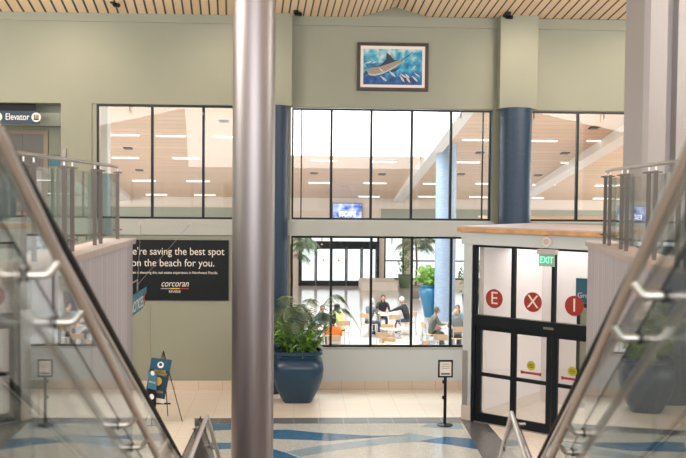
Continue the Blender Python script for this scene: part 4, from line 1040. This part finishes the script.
# ------------------------------------------------------------------ people
def person(label, x, y, rz, shirt, pants, skin, hair, lean=.12, stand=False, arms=None, vest=None, cap=None, long_hair=False, turn=0, twist=0):
    t = thing('person', label, 'person', (x, y, 0), rz)
    P = {}
    P['pel'] = (0, -.03, .50); P['sp'] = (0, lean*.35, .72); P['ch'] = (0, lean*.8, .93); P['nk'] = (0, lean*1.05, 1.09); P['hb'] = (0, lean*1.2+.01, 1.15)
    for s, n in ((-1, 'L'), (1, 'R')):
        P['sh'+n] = (s*.18, lean*.95, 1.02)
        if arms and arms.get(n) == 'face': P['el'+n] = (s*.20, lean+.24, .84); P['wr'+n] = (s*.07, lean+.17, 1.08); P['hd'+n] = (s*.05, lean+.15, 1.15)
        elif arms and arms.get(n) == 'reach': P['el'+n] = (s*.26, lean+.25, .90); P['wr'+n] = (s*.22, lean+.47, .82); P['hd'+n] = (s*.21, lean+.56, .80)
        else: P['el'+n] = (s*.25, lean+.08, .79); P['wr'+n] = (s*.15, lean+.31, .785); P['hd'+n] = (s*.12, lean+.39, .79)
        P['hi'+n] = (s*.09, .0, .50); P['kn'+n] = (s*.13, .42, .50); P['an'+n] = (s*.13, .40, .10); P['to'+n] = (s*.14, .55, .045); P['he'+n] = (s*.13, .37, .05)
    E_ = [('pel', 'sp'), ('sp', 'ch'), ('ch', 'nk'), ('nk', 'hb')]
    for n in 'LR': E_ += [('ch', 'sh'+n), ('sh'+n, 'el'+n), ('el'+n, 'wr'+n), ('wr'+n, 'hd'+n), ('pel', 'hi'+n), ('hi'+n, 'kn'+n), ('kn'+n, 'an'+n), ('an'+n, 'to'+n), ('an'+n, 'he'+n)]
    RR = dict(pel=.15, sp=.135, ch=.155, nk=.058, hb=.05, sh=.072, el=.043, wr=.028, hd=.035, hi=.10, kn=.062, an=.042, to=.032, he=.036)
    names = list(P); idx = {n: i for i, n in enumerate(names)}
    verts = [P[n] for n in names]; edges = [(idx[a], idx[b]) for a, b in E_]; rad = [RR[n if n in RR else n[:-1]] for n in names]
    for s, n in ((-1, 'L'), (1, 'R')):                   # five fingers of unequal length
        h = Vector(P['hd'+n]); f = (h-Vector(P['wr'+n])).normalized(); sd = Vector((s, 0, 0)); sd = (sd-f*sd.dot(f)).normalized()
        for k, (o_, L_) in enumerate(((-.028, .065), (-.009, .075), (.010, .07), (.027, .055))):
            a = h+sd*o_+f*.012; b = a+f*L_*.6; c = b+f*L_*.4+Vector((0, 0, -.02)); b0 = len(verts)
            verts += [tuple(a), tuple(b), tuple(c)]; rad += [.009, .008, .007]; edges += [(idx['hd'+n], b0), (b0, b0+1), (b0+1, b0+2)]
        b0 = len(verts); a = h-sd*.035-f*.01; verts += [tuple(a), tuple(a-sd*.02+f*.035)]; rad += [.011, .009]; edges += [(idx['hd'+n], b0), (b0, b0+1)]
    me = bpy.data.meshes.new('sk'); me.from_pydata(verts, edges, []); ob = bpy.data.objects.new('sk', me); col.objects.link(ob)
    sk = ob.modifiers.new('s', 'SKIN'); ob.modifiers.new('u', 'SUBSURF').levels = 1
    for i, r in enumerate(rad): me.skin_vertices[0].data[i].radius = (r, r*.8 if i in (idx['ch'], idx['sp']) else r)
    me.skin_vertices[0].data[idx['pel']].use_root = True
    bpy.context.view_layer.update()
    body = bpy.data.meshes.new_from_object(ob.evaluated_get(bpy.context.evaluated_depsgraph_get())); bpy.data.objects.remove(ob)
    # head with face, joined into the body mesh
    hc = Vector((0, lean*1.25+.03, 1.245)); h = MB()
    h.sphere(hc, .075, .095, .115, 20, 14)
    for v in h.v:
        r_ = v-hc
        if r_.z < -.03: v.x = hc.x+r_.x*(1+(r_.z+.03)*3.2); 
        if r_.z < -.02 and r_.y > 0: v.y += .008
    h.sphere(hc+Vector((0, .098, -.012)), .013, .018, .022, 8, 6)
    h.sphere(hc+Vector((0, .083, -.055)), .024, .010, .007, 8, 6)
    for s in (-1, 1): h.sphere(hc+Vector((s*.076, 0, -.005)), .010, .018, .028, 8, 6)
    nh = len(h.v); tr_ = Matrix.Rotation(turn, 3, 'Z')
    hv = [hc+tr_ @ (v-hc) for v in h.v]
    eyes = MB()
    for s in (-1, 1): eyes.sphere(hc+Vector((s*.030, .083, .008)), .011, .008, .008, 8, 6)
    ev = [hc+tr_ @ (v-hc) for v in eyes.v]
    vs = [v.co.copy() for v in body.vertices]; fs = [tuple(p.vertices) for p in body.polygons]
    nb_ = len(vs); nf = len(fs)
    vs += hv; fs += [tuple(nb_+i for i in f) for f in h.f]; nf2 = len(fs); n2 = len(vs)
    vs += ev; fs += [tuple(n2+i for i in f) for f in eyes.f]
    me = bpy.data.meshes.new('body'); me.from_pydata([tuple(v) for v in vs], [], fs)
    for mt in (shirt, pants, skin, 'black'): me.materials.append(MATS[mt])
    hands = [Vector(P['hdL']), Vector(P['hdR'])]
    for i, p in enumerate(me.polygons):
        p.use_smooth = True; c = p.center
        if i >= nf2: p.material_index = 3
        elif i >= nf or c.z > 1.10+abs(c.x)*.2 and abs(c.x) < .08: p.material_index = 2
        elif min((c-q).length for q in hands) < .11: p.material_index = 2
        elif c.z < .09: p.material_index = 3
        elif c.z < .56 or (c.y > .25 and c.z < .60): p.material_index = 1
        else: p.material_index = 0
    bo = bpy.data.objects.new('body', me); col.objects.link(bo); bo.parent = t; ROOTM[bo] = ROOTM[t]
    hm = MB(); hm.sphere(hc+Vector((0, -.016, .022)), .086, .098, .112, 18, 12)
    keep = []
    hv = hm.v; fs2 = [f for f in hm.f if not (sum((hv[i].y for i in f))/len(f) > hc.y+.045 and sum((hv[i].z for i in f))/len(f) < hc.z+.055) and sum((hv[i].z for i in f))/len(f) > hc.z-.075]
    hm.f = fs2; hm.mi = [0]*len(fs2)
    if long_hair: hm.sphere(hc+Vector((0, -.07, -.11)), .085, .05, .16, 12, 8)
    hm.v = [hc+tr_ @ (v-hc) for v in hm.v]
    hm.build('hair', hair, t, smooth=True)
    if cap:
        c = MB(); c.sphere(hc+Vector((0, -.005, .07)), .094, .108, .075, 16, 10); c.prism([hc+Vector((-.07, .07, .055)), hc+Vector((.07, .07, .055)), hc+Vector((.055, .18, .045)), hc+Vector((-.055, .18, .045))], (0, 0, .012))
        c.v = [hc+tr_ @ (v-hc) for v in c.v]; c.build('cap', cap, t, smooth=True)
    if vest:
        nv = []; polys = []
        src = body
        src_f = [p for p in src.polygons if .53 < p.center.z < 1.08 and abs(p.center.x) < .20 and p.center.y < lean+.19]
        remap = {}
        for p in src_f:
            for vi in p.vertices:
                if vi not in remap: remap[vi] = len(nv); v = src.vertices[vi]; nv.append(v.co+v.normal*.014)
            polys.append([remap[vi] for vi in p.vertices])
        vm = MB(); vm.add(nv, polys); vm.build('safety_vest', vest, t, smooth=True)
        st_ = MB(); polys = []; nv = []; remap = {}
        for p in src_f:
            c = p.center
            if .62 < c.z < .70 or (abs(abs(c.x)-.10) < .03 and c.z > .70):
                for vi in p.vertices:
                    if vi not in remap: remap[vi] = len(nv); v = src.vertices[vi]; nv.append(v.co+v.normal*.019)
                polys.append([remap[vi] for vi in p.vertices])
        st_.add(nv, polys); st_.build('reflective_stripe', 'silver_tape', t, smooth=True)
    return t
def seat(px, py, z=1.05): p = at_z(px, py, z); return p.x, p.y
x, y = cxz(333.5, 337); person('person in an orange safety vest seated with back to the window', x, y, 0, 'orange', 'denim', 'skin_dark', 'hair_dark', .1, vest='orange')
x, y = cxz(341.5, 322); person('person in a yellow safety vest and dark cap facing left', x, y, .85, 'cloth_dark', 'denim', 'skin_dark', 'hair_dark', .14, vest='hivis', cap='cloth_dark', arms={'L': 'face'}, turn=.5)
person('person in black with a white cap at the left table', tD.x-.78, tD.y+.4, -1.6, 'cloth_dark', 'cloth_dark', 'skin', 'hair_dark', .2, cap='white', arms={'L': 'face'})
x, y = cxz(369, 315); person('bald person in a grey shirt left of the far table', x, y, -.8, 'cloth_grey', 'denim', 'skin', 'hair_white', .1)
person('person in a dark jacket leaning over the far table', tA.x+.15, tA.y+.82, math.pi, 'cloth_dark', 'denim', 'skin', 'hair_dark', .24, long_hair=True)
x, y = cxz(408, 313.5); person('white haired person in a dark jacket reaching to the left', x, y, .95, 'cloth_dark', 'denim', 'skin', 'hair_white', .2, arms={'L': 'reach', 'R': 'reach'})
person('person with brown hair in a light blue shirt at the right table', tE.x+.28, tE.y+.84, math.pi-.3, 'cloth_blue', 'denim', 'skin', 'hair_brown', .14, long_hair=True)
person('blond person in a grey top seated nearest the window at right', tE.x-.02, tE.y-.8, .1, 'cloth_grey', 'cloth_dark', 'skin', 'hair_blond', .16)
person('person in a dark green coat left of the right table', tE.x-.78, tE.y+.1, -1.4, 'cloth_green', 'cloth_green', 'skin', 'cloth_green', .16)
person('person in blue at the far end of the left table', tD.x+.0, tD.y+.95, math.pi, 'cloth_blue', 'denim', 'skin', 'hair_brown', .12)
chair(tD.x-.78, tD.y+.4, -1.6, 'chair under the person with the white cap'); chair(tA.x+.15, tA.y+.82, math.pi, 'chair under the person leaning over the far table')
chair(tE.x+.28, tE.y+.84, math.pi-.3, 'chair under the brown haired person in light blue'); chair(tE.x-.02, tE.y-.8, .1, 'chair under the blond person in the grey top')
chair(tE.x-.78, tE.y+.1, -1.4, 'chair under the person in the dark green coat'); chair(tD.x, tD.y+.95, math.pi, 'chair under the person in blue at the left table')
w_ = MB(); x, y = cxz(434.5, 319.5); w_.sphere((x, y-.25, .60), .22, .06, .26, 14, 10); tag(w_.build('draped_wrap', 'cloth_pink', smooth=True), 'pink patterned wrap hung over a chair back', 'clothing')
# more tables further back
tF = table(-.9, 40, 'round cafe table far behind the left palm'); tG = table(8.6, 31, 'round cafe table behind the entrance edge')
chair(-1.5, 40, -1.57, 'chair left of the far back table'); chair(8.0, 31, -1.57, 'chair beside the table behind the entrance')
